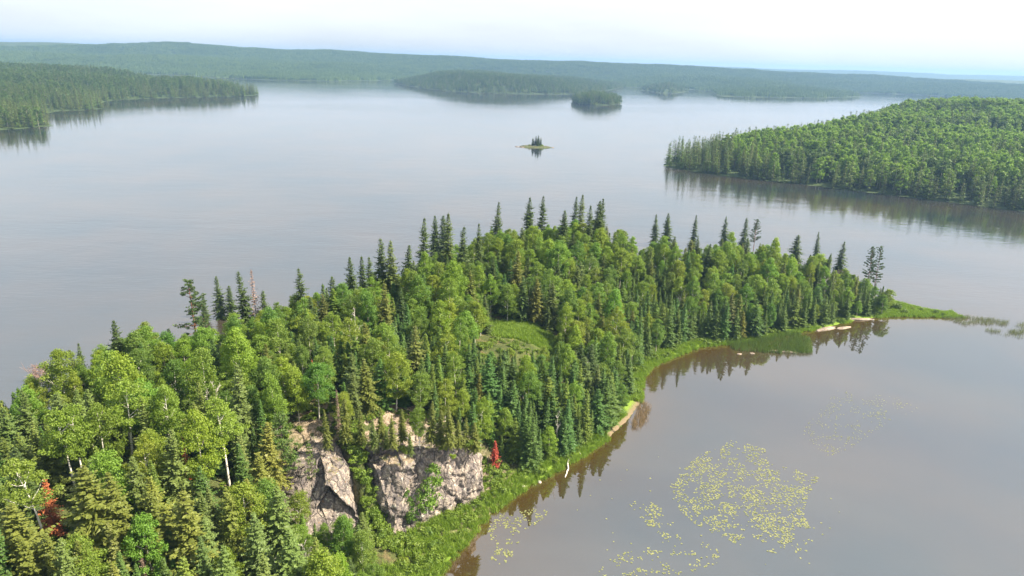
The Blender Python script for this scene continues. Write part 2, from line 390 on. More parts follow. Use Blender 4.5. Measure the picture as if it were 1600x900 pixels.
def pine(seed, h, R, mat, bark, c0=0.3, nwh=15, dens=30, ragged=0.4):
    """White pine: tiers of long level boughs carrying tufts, with gaps between the tiers."""
    r = np.random.default_rng(seed); tb, cb = Buf(), Buf(); ph = r.random() * 6
    bend = lambda z: np.array([math.sin(z / h * 2 + ph) * 0.015 * h, math.cos(z / h * 2.3 + ph) * 0.015 * h, z])
    tb.tube([bend(z) for z in np.linspace(-0.6, h * 0.98, 9)], np.linspace(0.014 * h, 0.03, 9), 7)
    for i in range(nwh):
        t = i / (nwh - 1); z = h * (c0 + (0.985 - c0) * t)
        prof = (0.62 + 0.5 * min(1, t / 0.3)) * (1 - t) ** 0.65 + 0.1
        for k in range(r.integers(3, 6)):
            az = r.random() * 6.28; Lb = R * prof * (1 + ragged * (r.random() - 0.6)); d = np.array([math.cos(az), math.sin(az), 0.10 + 0.5 * t * t])
            p0 = bend(z); p1 = p0 + d * Lb * 0.5; p2 = p0 + d * Lb + [0, 0, 0.12 * Lb]
            cb.tube([p0, p1, p2], [0.05 + 0.01 * Lb, 0.035, 0.012], 4, 1)
            nt = max(2, int(Lb * 2.0))
            for q in range(nt):
                s = 0.35 + 0.65 * (q + r.random()) / nt; c = p0 + (p2 - p0) * s + r.normal(0, 0.18, 3) * [1.4, 1.4, 0.4]
                n = dens; dv = unit(r.normal(0, 1, (n, 3)) * [1, 1, 0.6] + [0, 0, 0.35]); ln = 0.24 + 0.16 * r.random(n)
                pr = unit(np.cross(dv, r.normal(0, 1, (n, 3))))
                cb.leaves(c + dv * (ln * 0.8)[:, None] * [1, 1, 0.55], dv * (ln * 0.55)[:, None], pr * 0.055, 0, np.clip(r.normal(0.5, 0.22) + r.normal(0, 0.12, n), 0, 1))
    return tb.mesh('trunk', [bark]), cb.mesh('crown', [mat, bark])

def broadleaf(seed, h, R, mat, bark, c0=0.3, K=60, n=46, leaf=0.19, cl=0.72, fork=False, lean=0.0, shape=0.55, limbs=12, trunk_r=0.011, up=0.55):
    """Aspen, birch, alder: trunk, limbs and a crown of leaf clumps with gaps between them."""
    r = np.random.default_rng(seed); tb, cb = Buf(), Buf(); ph = r.random() * 6
    def bend(z): q = z / h; return np.array([math.sin(q * 2.2 + ph) * 0.02 * h + lean * z * q, math.cos(q * 1.9 + ph) * 0.02 * h - math.cos(ph) * 0.02 * h, z])
    top = h * 0.9
    tb.tube([bend(z) for z in np.linspace(-0.6, top, 10)], trunk_r * h * np.linspace(1.15, 0.18, 10) ** 1.0, 7)
    cs = []
    tries = 0
    while len(cs) < K and tries < K * 20:
        tries += 1
        t = r.random(); env = R * (math.sin(math.pi * min(1, max(0, t)) ** shape) ** 0.62 if 0 < t < 1 else 0) 
        az = r.random() * 6.28; rad = env * math.sqrt(0.15 + 0.85 * r.random())
        env2 = 1 + 0.35 * math.sin(az * 2 + ph) * math.sin(t * 5 + ph)
        z = h * (c0 + (1 - c0) * t) - 0.3
        c = bend(min(z, top)) + np.array([math.cos(az), math.sin(az), 0]) * rad * env2; c[2] = z + r.normal(0, 0.15)
        if any(np.linalg.norm((c - q) * [1, 1, 1.3]) < cl * 0.62 for q in cs): continue
        cs.append(c)
    order = r.permutation(len(cs))
    for i, c in enumerate(cs):
        m = int(n * (0.6 + 0.8 * r.random())); sz = cl * (0.75 + 0.5 * r.random())
        dv = unit(r.normal(0, 1, (m, 3))); rr = r.random(m) ** 0.45
        pos = c + dv * (rr * sz)[:, None] * [1, 1, 0.68]
        nrm = unit(dv * 0.8 + r.normal(0, 0.75, (m, 3)) + [0, 0, up])
        u = unit(np.cross(nrm, r.normal(0, 1, (m, 3)))); v = np.cross(nrm, u); s = leaf * (0.6 + 0.8 * r.random(m))
        base = np.clip(r.normal(0.5, 0.18), 0, 1)
        cb.leaves(pos, u * s[:, None], v * (s * 0.72)[:, None], 0, np.clip(base + r.normal(0, 0.16, m), 0, 1))
    for i in order[:limbs]:
        c = cs[i]; zr = max(h * c0 * 0.8, min(top * 0.93, c[2] - np.hypot(*(c - bend(c[2]))[:2]) * (0.8 + 0.4 * r.random())))
        p0 = bend(zr); mid = (p0 + c) / 2 + np.array([0, 0, -0.08 * h * 0.2]); 
        tb.tube([p0, mid, c], [trunk_r * h * 0.34, trunk_r * h * 0.2, 0.015], 4)
    return tb.mesh('trunk', [bark]), cb.mesh('crown', [mat])

def bare_tree(seed, h, spread, mat, nl=16, c0=0.25, r0=0.013, sub=5):
    r = np.random.default_rng(seed); tb, bb = Buf(), Buf(); ph = r.random() * 6
    bend = lambda z: np.array([math.sin(z / h * 3 + ph) * 0.03 * h, math.cos(z / h * 2 + ph) * 0.03 * h, z])
    tb.tube([bend(z) for z in np.linspace(-0.5, h, 9)], r0 * h * np.linspace(1.1, 0.15, 9), 6)
    for i in range(nl):
        t = c0 + (0.97 - c0) * r.random(); az = r.random() * 6.28; L = spread * (1.15 - t) * (0.6 + 0.7 * r.random()) + 0.4
        d = np.array([math.cos(az), math.sin(az), 0.55 + 0.5 * r.random()]); d /= np.linalg.norm(d)
        p0 = bend(t * h); p1 = p0 + d * L * 0.5 + r.normal(0, 0.08 * L, 3); p2 = p0 + d * L + r.normal(0, 0.12 * L, 3) + [0, 0, 0.1 * L]
        bb.tube([p0, p1, p2], [r0 * h * 0.45, r0 * h * 0.3, 0.02], 4)
        for k in range(sub):
            s = 0.3 + 0.7 * r.random(); q0 = p0 + (p2 - p0) * s; q1 = q0 + unit(d + r.normal(0, 0.6, 3)) * L * 0.4
            bb.tube([q0, q1], [0.035, 0.014], 4)
    return tb.mesh('trunk', [mat]), bb.mesh('branches', [mat])

def joined(pair, mats):
    """Trunk and crown of one far tree as one mesh (for the far woods)."""
    b = Buf()
    for i, me in enumerate(pair):
        v = np.empty(len(me.vertices) * 3); me.vertices.foreach_get('co', v)
        f = np.empty(len(me.loops), np.int32); me.loops.foreach_get('vertex_index', f)
        va = np.empty(len(me.polygons)); me.attributes['var'].data.foreach_get('value', va)
        b.add(v.reshape(-1, 3), f.reshape(-1, 4), i, va)
    return b

# the kinds of tree, several different individuals of each
KIND = {}
KIND['spruce_tree'] = [conifer(100 + i, 15, 2.6 + 0.4 * (i % 3), M['spruce'], M['bark_dark'], c0=0.10 + 0.04 * (i % 2), nb=8, dz=0.36, droop=0.40, tw=0.17, ragged=0.38 + 0.12 * (i % 2), taper=0.8) for i in range(7)]
KIND['fir_tree'] = [conifer(200 + i, 10, 1.8 + 0.3 * (i % 4), M['fir'], M['bark_dark'], c0=0.04, nb=7, dz=0.27, droop=0.22, step=0.21, tw=0.125, ragged=0.18 + 0.10 * (i % 4), taper=0.9 + 0.1 * (i % 3)) for i in range(8)]
KIND['aspen_tree'] = [broadleaf(300 + i, 13, 2.55 + 0.3 * (i % 3), M['aspen'], M['bark_aspen'], c0=0.26 + 0.06 * (i % 3), K=88, n=125, leaf=0.118, cl=0.86, shape=0.62) for i in range(6)]
KIND['birch_tree'] = [broadleaf(400 + i, 12, 2.55 + 0.25 * (i % 3), M['birch'], M['bark_white'], c0=0.24 + 0.06 * (i % 2), K=80, n=120, leaf=0.105, cl=0.80, shape=0.70, trunk_r=0.0095, up=0.3) for i in range(5)]
KIND['pine_tree'] = [pine(500 + i, 16, 2.7 + 0.3 * i, M['pine'], M['bark_red'], c0=0.26 + 0.05 * i) for i in range(3)]
HEIGHT = {'spruce_tree': 15, 'fir_tree': 10, 'aspen_tree': 13, 'birch_tree': 12, 'pine_tree': 16}
SPECIAL = {
    'rust_spruce': conifer(601, 10, 1.6, M['rust'], M['bark_dark'], c0=0.06, ragged=0.45, tw=0.11),
    'grey_spruce': conifer(602, 10, 1.3, M['greydead'], M['bark_dark'], c0=0.06, ragged=0.5, tw=0.07, step=0.3),
    'pale_pine': pine(603, 10, 2.0, M['pine'], M['bark_dark'], c0=0.08, nwh=15, dens=24),
    'thin_pine': pine(604, 10, 1.3, M['pine'], M['bark_dark'], c0=0.34, nwh=9, dens=16),
    'tall_birch': broadleaf(605, 15, 3.0, M['aspen'], M['bark_white'], c0=0.53, K=72, n=90, leaf=0.125, cl=0.8, trunk_r=0.0125, limbs=8),
    'leaning_birch': broadleaf(606, 15, 3.1, M['birch'], M['bark_white'], c0=0.62, K=60, n=80, leaf=0.12, cl=0.75, lean=-0.17, limbs=16, trunk_r=0.011),
    'ledge_tree': broadleaf(607, 8, 2.0, M['aspen'], M['bark_white'], c0=0.12, K=55, n=50, leaf=0.15, cl=0.62, lean=0.10),
    'bare_tree': bare_tree(608, 8, 3.0, M['deadwood'], 22), 'bare_shrub': bare_tree(609, 5, 3.2, M['greydead'], 40, 0.15, sub=9),
    'snag': bare_tree(610, 8, 1.6, M['deadwood'], 9, 0.3), 'stub': bare_tree(611, 6, 0.7, M['deadwood'], 3, 0.6, 0.022, 1)}

# ------------------------------------------------------------------ scattering of what nobody could count
def scatter(name, pts, rz, scl, idx, protos, label):
    """ONE object whose points carry copies of the given meshes (kind = stuff)."""
    pc = bpy.data.collections.new('sample_' + name)
    for i, me in enumerate(protos): pc.objects.link(bpy.data.objects.new(f'sample_{name}_{i:02d}', me))
    me = bpy.data.meshes.new(name); n = len(pts)
    me.vertices.add(n); me.vertices.foreach_set('co', np.asarray(pts, np.float32).ravel())
    rot = np.zeros((n, 3), np.float32); rot[:, 2] = rz
    a = me.attributes.new('rot', 'FLOAT_VECTOR', 'POINT'); a.data.foreach_set('vector', rot.ravel())
    sc3 = np.asarray(scl, np.float32); sc3 = np.repeat(sc3[:, None], 3, 1) if sc3.ndim == 1 else sc3
    a = me.attributes.new('scl', 'FLOAT_VECTOR', 'POINT'); a.data.foreach_set('vector', sc3.ravel().astype(np.float32))
    a = me.attributes.new('idx', 'INT', 'POINT'); a.data.foreach_set('value', np.asarray(idx, np.int32))
    o = obj(name, me)
    ng = bpy.data.node_groups.new('scatter_' + name, 'GeometryNodeTree')
    ng.interface.new_socket('Geometry', in_out='INPUT', socket_type='NodeSocketGeometry'); ng.interface.new_socket('Geometry', in_out='OUTPUT', socket_type='NodeSocketGeometry')
    G = ng.nodes.new; Lk = ng.links.new
    gi, go, ip, ci = G('NodeGroupInput'), G('NodeGroupOutput'), G('GeometryNodeInstanceOnPoints'), G('GeometryNodeCollectionInfo')
    ci.inputs['Collection'].default_value = pc; ci.inputs['Separate Children'].default_value = True; ci.inputs['Reset Children'].default_value = True
    def na(t, nm): q = G('GeometryNodeInputNamedAttribute'); q.data_type = t; q.inputs['Name'].default_value = nm; return q.outputs['Attribute']
    e2r = G('FunctionNodeEulerToRotation')
    Lk(gi.outputs[0], ip.inputs['Points']); Lk(ci.outputs[0], ip.inputs['Instance']); ip.inputs['Pick Instance'].default_value = True
    Lk(na('INT', 'idx'), ip.inputs['Instance Index']); Lk(na('FLOAT_VECTOR', 'rot'), e2r.inputs[0]); Lk(e2r.outputs[0], ip.inputs['Rotation']); Lk(na('FLOAT_VECTOR', 'scl'), ip.inputs['Scale'])
    Lk(ip.outputs[0], go.inputs[0])
    mo = o.modifiers.new('scatter', 'NODES'); mo.node_group = ng
    return tag(o, label, kind='stuff')

def poisson(r, xs, ys, rad, cell=None):
    """Keeps points of the (shuffled) candidates that stay rad apart (rad per point)."""
    keep, G, c = [], {}, float(np.max(rad))
    for i in range(len(xs)):
        gx, gy = int(xs[i] // c), int(ys[i] // c); ok = True
        for a in (gx - 1, gx, gx + 1):
            for b in (gy - 1, gy, gy + 1):
                for j in G.get((a, b), ()):
                    if (xs[i] - xs[j]) ** 2 + (ys[i] - ys[j]) ** 2 < (0.5 * (rad[i] + rad[j])) ** 2: ok = False; break
                if not ok: break
            if not ok: break
        if ok: keep.append(i); G.setdefault((gx, gy), []).append(i)
    return np.array(keep, int)

# ------------------------------------------------------------------ the far shores
def px_line(pts): return [tuple(at(x, y)[:2]) for x, y in pts]

far_con = [joined(conifer(700 + i, 14, 2.9, M['spruce'] if i < 2 else M['fir'], M['bark_dark'], c0=0.06, nb=5, dz=0.8, step=0.6, tw=0.32, ragged=0.35), None) for i in range(3)]
far_dec = [joined(broadleaf(720 + i, 13, 3.3, M['aspen'], M['bark_aspen'], c0=0.20, K=46, n=38, leaf=0.30, cl=1.0, limbs=0), None) for i in range(4)]
far_mats = [[M['bark_dark'], M['spruce']], [M['bark_dark'], M['spruce']], [M['bark_dark'], M['fir']]] + [[M['bark_aspen'], M['aspen']]] * 4
far_meshes = [b.mesh('far_tree', m) for b, m in zip(far_con + far_dec, far_mats)]
far_mixed = far_meshes[:4] + [far_meshes[4], far_dec[2].mesh('far_tree', [M['bark_aspen'], M['birch']]), far_dec[3].mesh('far_tree', [M['bark_aspen'], M['far_leaf']])]
far_dark = far_meshes[:3] + [b.mesh('far_tree', [M['bark_aspen'], M['far_leaf']]) for b in far_dec]

# a 42 m patch of wood for the distant hills
def wood_patch(seed, con_share):
    r = np.random.default_rng(seed); b = Buf()
    xs, ys = r.random(500) * 46 - 23, r.random(500) * 46 - 23
    k = poisson(r, xs, ys, np.full(500, 4.6))
    for i in k:
        con = r.random() < con_share; hh = (13 if con else 11.5) * (0.75 + 0.5 * r.random()); vv = np.clip(r.normal(0.5, 0.25), 0, 1)
        if con:
            m = 7; R = 1.7
            for t in range(4):
                z0 = hh * (0.1 + 0.22 * t); rr = R * (1 - 0.22 * t); a = np.arange(m) * 6.283 / m + r.random()
                ring = np.stack([xs[i] + rr * np.cos(a) * (0.8 + 0.4 * r.random(m)), ys[i] + rr * np.sin(a) * (0.8 + 0.4 * r.random(m)), np.full(m, z0)], 1)
                tip = np.stack([xs[i] + 0.06 * np.cos(a), ys[i] + 0.06 * np.sin(a), np.full(m, z0 + hh * (0.36 if t < 3 else 0.26))], 1)
                b.add(np.concatenate([ring, tip]), [[j, (j + 1) % m, m + (j + 1) % m, m + j] for j in range(m)], 0, np.full(m, vv))
        else:
            n = 90; dv = unit(r.normal(0, 1, (n, 3))); pos = np.array([xs[i], ys[i], hh * 0.66]) + dv * [2.4, 2.4, hh * 0.34] * (0.7 + 0.35 * r.random((n, 1)))
            nn = unit(dv + r.normal(0, 0.4, (n, 3))); u = unit(np.cross(nn, r.normal(0, 1, (n, 3)))); v = np.cross(nn, u); s = 0.55 + 0.4 * r.random((n, 1))
            b.leaves(pos, u * s, v * s * 0.8, 1, np.clip(vv + r.normal(0, 0.12, n), 0, 1))
    return b.mesh('wood_patch', [M['fir'], M['far_leaf']])
PATCH = [wood_patch(740 + i, c) for i, c in enumerate((0.85, 0.75, 0.65, 0.55, 0.45, 0.35))]
hill_mat = plain_mat('wooded_hillside', [(0.3, (0.026, 0.044, 0.012)), (0.7, (0.050, 0.074, 0.020))], 0.02, space='Object')
shore_rock = plain_mat('shore_stone', [(0.3, (0.11, 0.085, 0.065)), (0.7, (0.32, 0.26, 0.20))], 0.6, bump=0.6)
shore_turf = plain_mat('shore_turf', [(0.35, (0.10, 0.08, 0.055)), (0.5, (0.055, 0.065, 0.02)), (0.7, (0.075, 0.09, 0.022))], 0.3)

def landmass(name, poly, hctrl, width, step, bump, label, extra=None):
    """Terrain of one land mass: rises from its shoreline to the heights of hctrl. Returns a height function and its polygon."""
    P_ = np.array(poly); x0, y0 = P_.min(0) - step * 2; x1, y1 = P_.max(0) + step * 2
    X, Y = np.meshgrid(np.arange(x0, x1, step), np.arange(y0, y1, step)); ring = poly + poly[:1]
    def hz(x, y):
        x = np.asarray(x, float); y = np.asarray(y, float); d = seg_dist(x, y, ring); ins = inside(x, y, poly)
        z = idw(x, y, hctrl, 3) * ss(d / width) ** 0.8 + (fbm(x / (width * 0.9), y / (width * 0.9)) - 0.5) * bump * ss(d / width) + 0.5 * np.minimum(1, d / 4)
        return np.where(ins, z, -0.4 - np.minimum(d, 30) * 0.1), d, ins
    Z, D, I = hz(X, Y)
    o = obj(name, grid_mesh(name, X, Y, Z, I | (D < step * 1.5), [hill_mat], True)); tag(o, label, kind='structure')
    return hz

def clip_view(x, y, margin=60):
    u, v, d = project(np.stack([x, y, np.full(x.shape, 20.0)], -1))
    return (d > 0) & (u > -margin) & (u < 1600 + margin)

def cover_trees(name, hz, poly, spacing, con, label, r, lim=None, hs=1.0, inset=1.5, meshes=None):
    P_ = np.array(poly); x0, y0 = P_.min(0); x1, y1 = P_.max(0); n = int((x1 - x0) * (y1 - y0) / spacing ** 2)
    x, y = x0 + r.random(n) * (x1 - x0), y0 + r.random(n) * (y1 - y0)
    k = clip_view(x, y, 120) & inside(x, y, poly)
    if lim is not None: k &= np.hypot(x, y) < lim
    x, y = x[k], y[k]; z, d, i = hz(x, y); k = d > inset; x, y, z, d = x[k], y[k], z[k], d[k]
    pc = np.clip(con(x, y, d), 0, 1); isc = r.random(len(x)) < pc
    idx = np.where(isc, r.integers(0, 3, len(x)), 3 + np.clip(((fbm(x / 38 + 7, y / 38, 3) - 0.5) * 9 + 1.5 + r.normal(0, 0.9, len(x))).astype(int), 0, 3))
    sc = hs * np.where(isc, 0.7 + 0.55 * r.random(len(x)) ** 1.5, 0.75 + 0.4 * r.random(len(x)))
    s3 = np.stack([sc * (0.85 + 0.3 * r.random(len(x))), sc, sc], 1); s3[:, 1] = s3[:, 0]
    return scatter(name, np.stack([x, y, z - 0.2], 1), r.random(len(x)) * 6.28, s3, idx, meshes or far_meshes, label)

def cover_patches(name, hz, poly, spacing, lim, label, r, con=0.5):
    P_ = np.array(poly); x0, y0 = P_.min(0); x1, y1 = P_.max(0)
    gx, gy = np.meshgrid(np.arange(x0, x1, spacing), np.arange(y0, y1, spacing)); gx, gy = gx.ravel(), gy.ravel()
    gx = gx + (r.random(gx.shape) - 0.5) * spacing * 0.5; gy = gy + (r.random(gy.shape) - 0.5) * spacing * 0.5
    k = clip_view(gx, gy, 120) & inside(gx, gy, poly) & (np.hypot(gx, gy) < lim); gx, gy = gx[k], gy[k]
    z, d, i = hz(gx, gy); k = d > 12; gx, gy, z = gx[k], gy[k], z[k]
    f = fbm(gx / 260, gy / 260, 3); idx = np.clip(((f - 0.5) * 14 + 3 + r.normal(0, 1.1, len(gx)) - (con - 0.5) * 5).astype(int), 0, 5)
    sc = spacing / 40.0 * (1.0 + 0.12 * r.random(len(gx)))
    s3 = np.stack([sc, sc, 0.85 + 0.35 * r.random(len(gx))], 1)
    return scatter(name, np.stack([gx, gy, z - 1.0], 1), r.integers(0, 4, len(gx)) * math.pi / 2 + r.normal(0, 0.2, len(gx)), s3, idx, PATCH, label)

# the wooded shore on the right, beyond the channel
RS = px_line([(1045, 262), (1070, 266), (1100, 271), (1150, 277), (1200, 283), (1250, 288), (1300, 294), (1350, 300), (1400, 306), (1450, 312), (1500, 318), (1560, 326), (1600, 331)])
RS = RS + [(400, 400), (520, 360), (900, 500), (1250, 1100), (900, 1250), (620, 1120), (430, 900), (290, 740), (170, 650), (131, 602), (122, 582)]
hz_r = landmass('right_shore', RS, [(140, 580, 3), (200, 560, 9), (230, 640, 14), (330, 760, 23), (330, 520, 9), (420, 560, 19), (480, 920, 30), (600, 800, 34), (600, 1050, 30), (800, 900, 32)], 70, 8, 10, 'low wooded hill sloping to the channel on the right')
r = np.random.default_rng(21)
def con_r(x, y, d): return 0.80 * np.exp(-d / 34) + 0.8 * np.exp(-np.hypot(x - 135, y - 590) / 45) + 0.07 + 0.30 * (fbm(x / 40, y / 40, 2) > 0.62)
cover_trees('right_shore_forest', hz_r, RS, 5.2, con_r, 'mixed forest of pale aspens and dark spruces covering the hill across the channel', r, lim=1250, hs=1.32, meshes=far_mixed)

# the point on the left with its second, nearer shore
LS = px_line([(403, 149), (380, 150.5), (330, 151.5), (260, 153), (200, 155.5), (170, 158), (150, 164), (165, 170), (130, 172.5), (90, 174), (60, 181), (72, 190), (86, 197), (50, 200), (0, 204)])
LS = LS + [(-620, 640), (-1000, 700), (-1700, 1300), (-1300, 1900), (-1000, 1780), (-760, 1640), (-610, 1560), (-545, 1490)]
hz_l = landmass('left_point', LS, [(-530, 1440, 3), (-600, 1420, 10), (-680, 1330, 9), (-760, 1500, 10), (-700, 1120, 9), (-620, 960, 7), (-560, 720, 4), (-900, 1300, 18), (-1000, 1600, 22), (-850, 950, 15), (-1300, 1500, 26)], 110, 12, 12, 'wooded point reaching into the lake from the left')
def con_l(x, y, d): return 0.75 * np.exp(-d / 40) + 0.35 + 0.3 * (fbm(x / 60, y / 60, 2) > 0.55)
cover_trees('left_point_forest', hz_l, LS, 7.6, con_l, 'dark mixed forest covering the left point above the pale shore', r, lim=2400, inset=1, hs=1.4, meshes=far_dark)

# long wooded island across the lake, two smaller ones
MI = px_line([(615, 130), (640, 135), (700, 142.5), (760, 145.5), (820, 147), (900, 147.5), (945, 143), (962, 139.5)]) + [(420, 2750), (200, 2900), (-150, 2900), (-400, 2700)]
hz_m = landmass('long_island', MI, [(-380, 2350, 18), (-330, 2250, 34), (-220, 2150, 34), (-100, 2200, 28), (60, 2250, 22), (180, 2300, 15), (300, 2500, 10), (100, 2700, 20), (-250, 2650, 32)], 170, 20, 12, 'long wooded island across the lake')
cover_trees('long_island_forest', hz_m, MI, 7.5, lambda x, y, d: 0.55 + 0.25 * np.exp(-d / 60) + 0 * x, 'dark forest covering the long island across the lake', r, hs=1.1, inset=1, meshes=far_dark)
SI = px_line([(897, 160.5), (905, 163.5), (930, 164.5), (955, 164.5), (972, 161.5)]) + [(231, 1555), (210, 1600), (150, 1600), (118, 1560)]
hz_s = landmass('small_island', SI, [(140, 1540, 7), (175, 1545, 9), (205, 1545, 7)], 30, 6, 3, 'small round wooded island in front of the long island')
cover_trees('small_island_forest', hz_s, SI, 5.0, lambda x, y, d: 0.65 + 0 * x, 'dense trees covering the small round island', r, inset=0.3, hs=1.15, meshes=far_dark)
FI = px_line([(1013, 143), (1030, 145.5), (1055, 146), (1077, 143)]) + [(570, 2420), (470, 2480), (410, 2420)]
hz_f = landmass('distant_island', FI, [(450, 2350, 12), (500, 2330, 20), (550, 2350, 14)], 60, 12, 5, 'distant low island near the far narrows')
cover_trees('distant_island_forest', hz_f, FI, 8.0, lambda x, y, d: 0.7 + 0 * x, 'dark wood covering the distant low island', r, inset=0.5, meshes=far_dark)

# the far mainland behind everything
FM = px_line([(300, 120), (400, 125), (500, 127), (600, 126.5)]) + [(-430, 2900), (-100, 3250), (300, 3200)] + px_line([(975, 136.5), (1040, 137.5), (1080, 141), (1113, 143), (1120, 150), (1150, 152), (1200, 152.5), (1280, 153.5), (1350, 152)]) + \
     [(1300, 2900), (1800, 2700), (2600, 2300), (5200, 3200), (6500, 7000), (-6500, 7000), (-6000, 2600), (-2500, 2300), (-1500, 2500), (-1100, 2500)]
def ridge(x, y, yh, d): # height of the ridge that shows at (x, y) when it stands d metres away
    p = at(x, y, CAM_H + (95.5 + 0.03 * (x - 800) - y) * d / F_PX) if False else None
    a = (x - 800) / F_PX; return (a * d, d, CAM_H + (96 + 0.03 * (x - 800) - y) * d / F_PX - 13)
RID = [ridge(x, y, 0, 3900) for x, y in ((-100, 56), (30, 63), (120, 65), (200, 69), (260, 69.5), (300, 67.5), (340, 71), (400, 75), (470, 80), (530, 80), (600, 84), (700, 89), (800, 93.5), (900, 97), (1000, 98.5), (1060, 102), (1120, 106), (1200, 111), (1300, 115), (1400, 118), (1500, 121), (1600, 124.5), (1700, 127))]
low = [(x * 0.66, d * 0.66, 18 + 0.12 * (z - 60)) for x, d, z in RID] + [(x * 0.8, d * 0.8, 26 + 0.3 * (z - 40)) for x, d, z in RID] + [(x * 1.5, d * 1.5, z * 0.5) for x, d, z in RID]
hz_fm = landmass('hills', FM, RID + low, 420, 45, 22, 'long wooded hills closing the lake on the far side')
cover_patches('hill_forest', hz_fm, FM, 40, 4300, 'continuous forest covering the far hills', r, 0.55)
# fainter ranges farther off
for k, (dist, base, amp, nm, lb) in enumerate(((7600, 60, 40, 'distant_hills', 'pale blue ridge far behind the lake hills on the right'),)):
    FH = [(-9000, 7200), (9000, 7200), (9500, 9000), (-9500, 9000)]
    hz_d = landmass(nm, FH, [((x - 800) / F_PX * 7900, 7900, CAM_H + (96 + 0.03 * (x - 800) - y) * 7900 / F_PX) for x, y in ((-200, 70), (200, 76), (600, 92), (1000, 104), (1120, 104.5), (1200, 108), (1300, 109.5), (1380, 112.5), (1450, 116), (1520, 116.5), (1600, 120.5), (1800, 124))], 600, 90, 14, lb)
# ------------------------------------------------------------------ the rock cliff by the bay and the slab beside its gully
from mathutils import noise as mn
def cliff_mat(name, mossy):
    m, N, L, out = nodes(name)
    g = N('NewGeometry'); P = g.outputs['Position']
    n1 = noise(N, L, P, 0.55, 6, 0.62); n2 = noise(N, L, P, 3.2, 6, 0.65); st = noise(N, L, P, 1.1, 6, 0.6, (1.0, 1.0, 0.16))
    li = noise(N, L, P, 1.6, 4, 0.7)
    c1 = ramp(N, [(0.30, (0.15, 0.128, 0.112)), (0.46, (0.28, 0.233, 0.19)), (0.60, (0.37, 0.31, 0.25)), (0.78, (0.33, 0.262, 0.195))]); L(n1.outputs['Fac'], c1.inputs[0])
    r2 = ramp(N, [(0.34, (0.28,) * 3), (0.50, (0.95,) * 3), (0.70, (1.35,) * 3)]); L(n2.outputs['Fac'], r2.inputs[0])
    c = mixc(N, L, 1.0, c1.outputs[0], r2.outputs[0], 'MULTIPLY')
    rs = ramp(N, [(0.40, (0, 0, 0)), (0.56, (1, 1, 1))]); L(st.outputs['Fac'], rs.inputs[0])
    c = mixc(N, L, math_(N, L, 'MULTIPLY', rs.outputs[0], 0.75), c, (0.115, 0.10, 0.10))
    rl = ramp(N, [(0.60, (0, 0, 0)), (0.66, (1, 1, 1))]); L(li.outputs['Fac'], rl.inputs[0])
    c = mixc(N, L, math_(N, L, 'MULTIPLY', rl.outputs[0], 0.75), c, (0.50, 0.50, 0.40))
    ro = ramp(N, [(0.30, (1, 1, 1)), (0.36, (0, 0, 0))]); L(li.outputs['Fac'], ro.inputs[0])
    c = mixc(N, L, math_(N, L, 'MULTIPLY', ro.outputs[0], 0.5), c, (0.48, 0.27, 0.10))
    vo = N('TexVoronoi', feature='DISTANCE_TO_EDGE'); vo.inputs['Scale'].default_value = 0.42
    wp = mixc(N, L, 0.25, P, n2.outputs['Color']); mp = N('Mapping'); mp.inputs['Scale'].default_value = (1, 1, 0.55); L(P, mp.inputs['Vector'])
    dist = N('VectorMath', operation='ADD'); sc_ = N('VectorMath', operation='SCALE'); sc_.inputs['Scale'].default_value = 1.3
    L(n1.outputs['Color'], sc_.inputs[0]); L(mp.outputs[0], dist.inputs[0]); L(sc_.outputs[0], dist.inputs[1]); L(dist.outputs[0], vo.inputs['Vector'])
    rv = ramp(N, [(0.0, (1, 1, 1)), (0.05, (0, 0, 0))]); L(vo.outputs['Distance'], rv.inputs[0])
    c = mixc(N, L, math_(N, L, 'MULTIPLY', rv.outputs[0], 0.8), c, (0.06, 0.052, 0.048))
    # litter, moss and dry grass lie where the rock is level
    sx = N('SeparateXYZ'); L(g.outputs['Normal'], sx.inputs[0])
    up = math_(N, L, 'ADD', sx.outputs[2], math_(N, L, 'MULTIPLY', math_(N, L, 'SUBTRACT', n2.outputs['Fac'], 0.5), 0.9))
    rm = ramp(N, [(0.80 - mossy, (0, 0, 0)), (0.92 - mossy, (1, 1, 1))]); L(up, rm.inputs[0])
    moss = ramp(N, [(0.40, (0.10, 0.115, 0.035)), (0.52, (0.20, 0.15, 0.085)), (0.62, (0.34, 0.27, 0.20))]); L(n1.outputs['Fac'], moss.inputs[0])
    c = mixc(N, L, math_(N, L, 'MULTIPLY', rm.outputs[0], 0.85), c, moss.outputs[0])
    hh = math_(N, L, 'SUBTRACT', math_(N, L, 'ADD', n2.outputs['Fac'], n1.outputs['Fac']), math_(N, L, 'MULTIPLY', rv.outputs[0], 0.5))
    b = N('Bump'); b.inputs['Strength'].default_value = 0.9; b.inputs['Distance'].default_value = 0.35; L(hh, b.inputs['Height'])
    p = N('BsdfPrincipled'); p.inputs['Roughness'].default_value = 0.9; p.inputs['Specular IOR Level'].default_value = 0.2
    L(c, p.inputs['Base Color']); L(b.outputs[0], p.inputs['Normal']); L(p.outputs[0], out.inputs['Surface']); return m

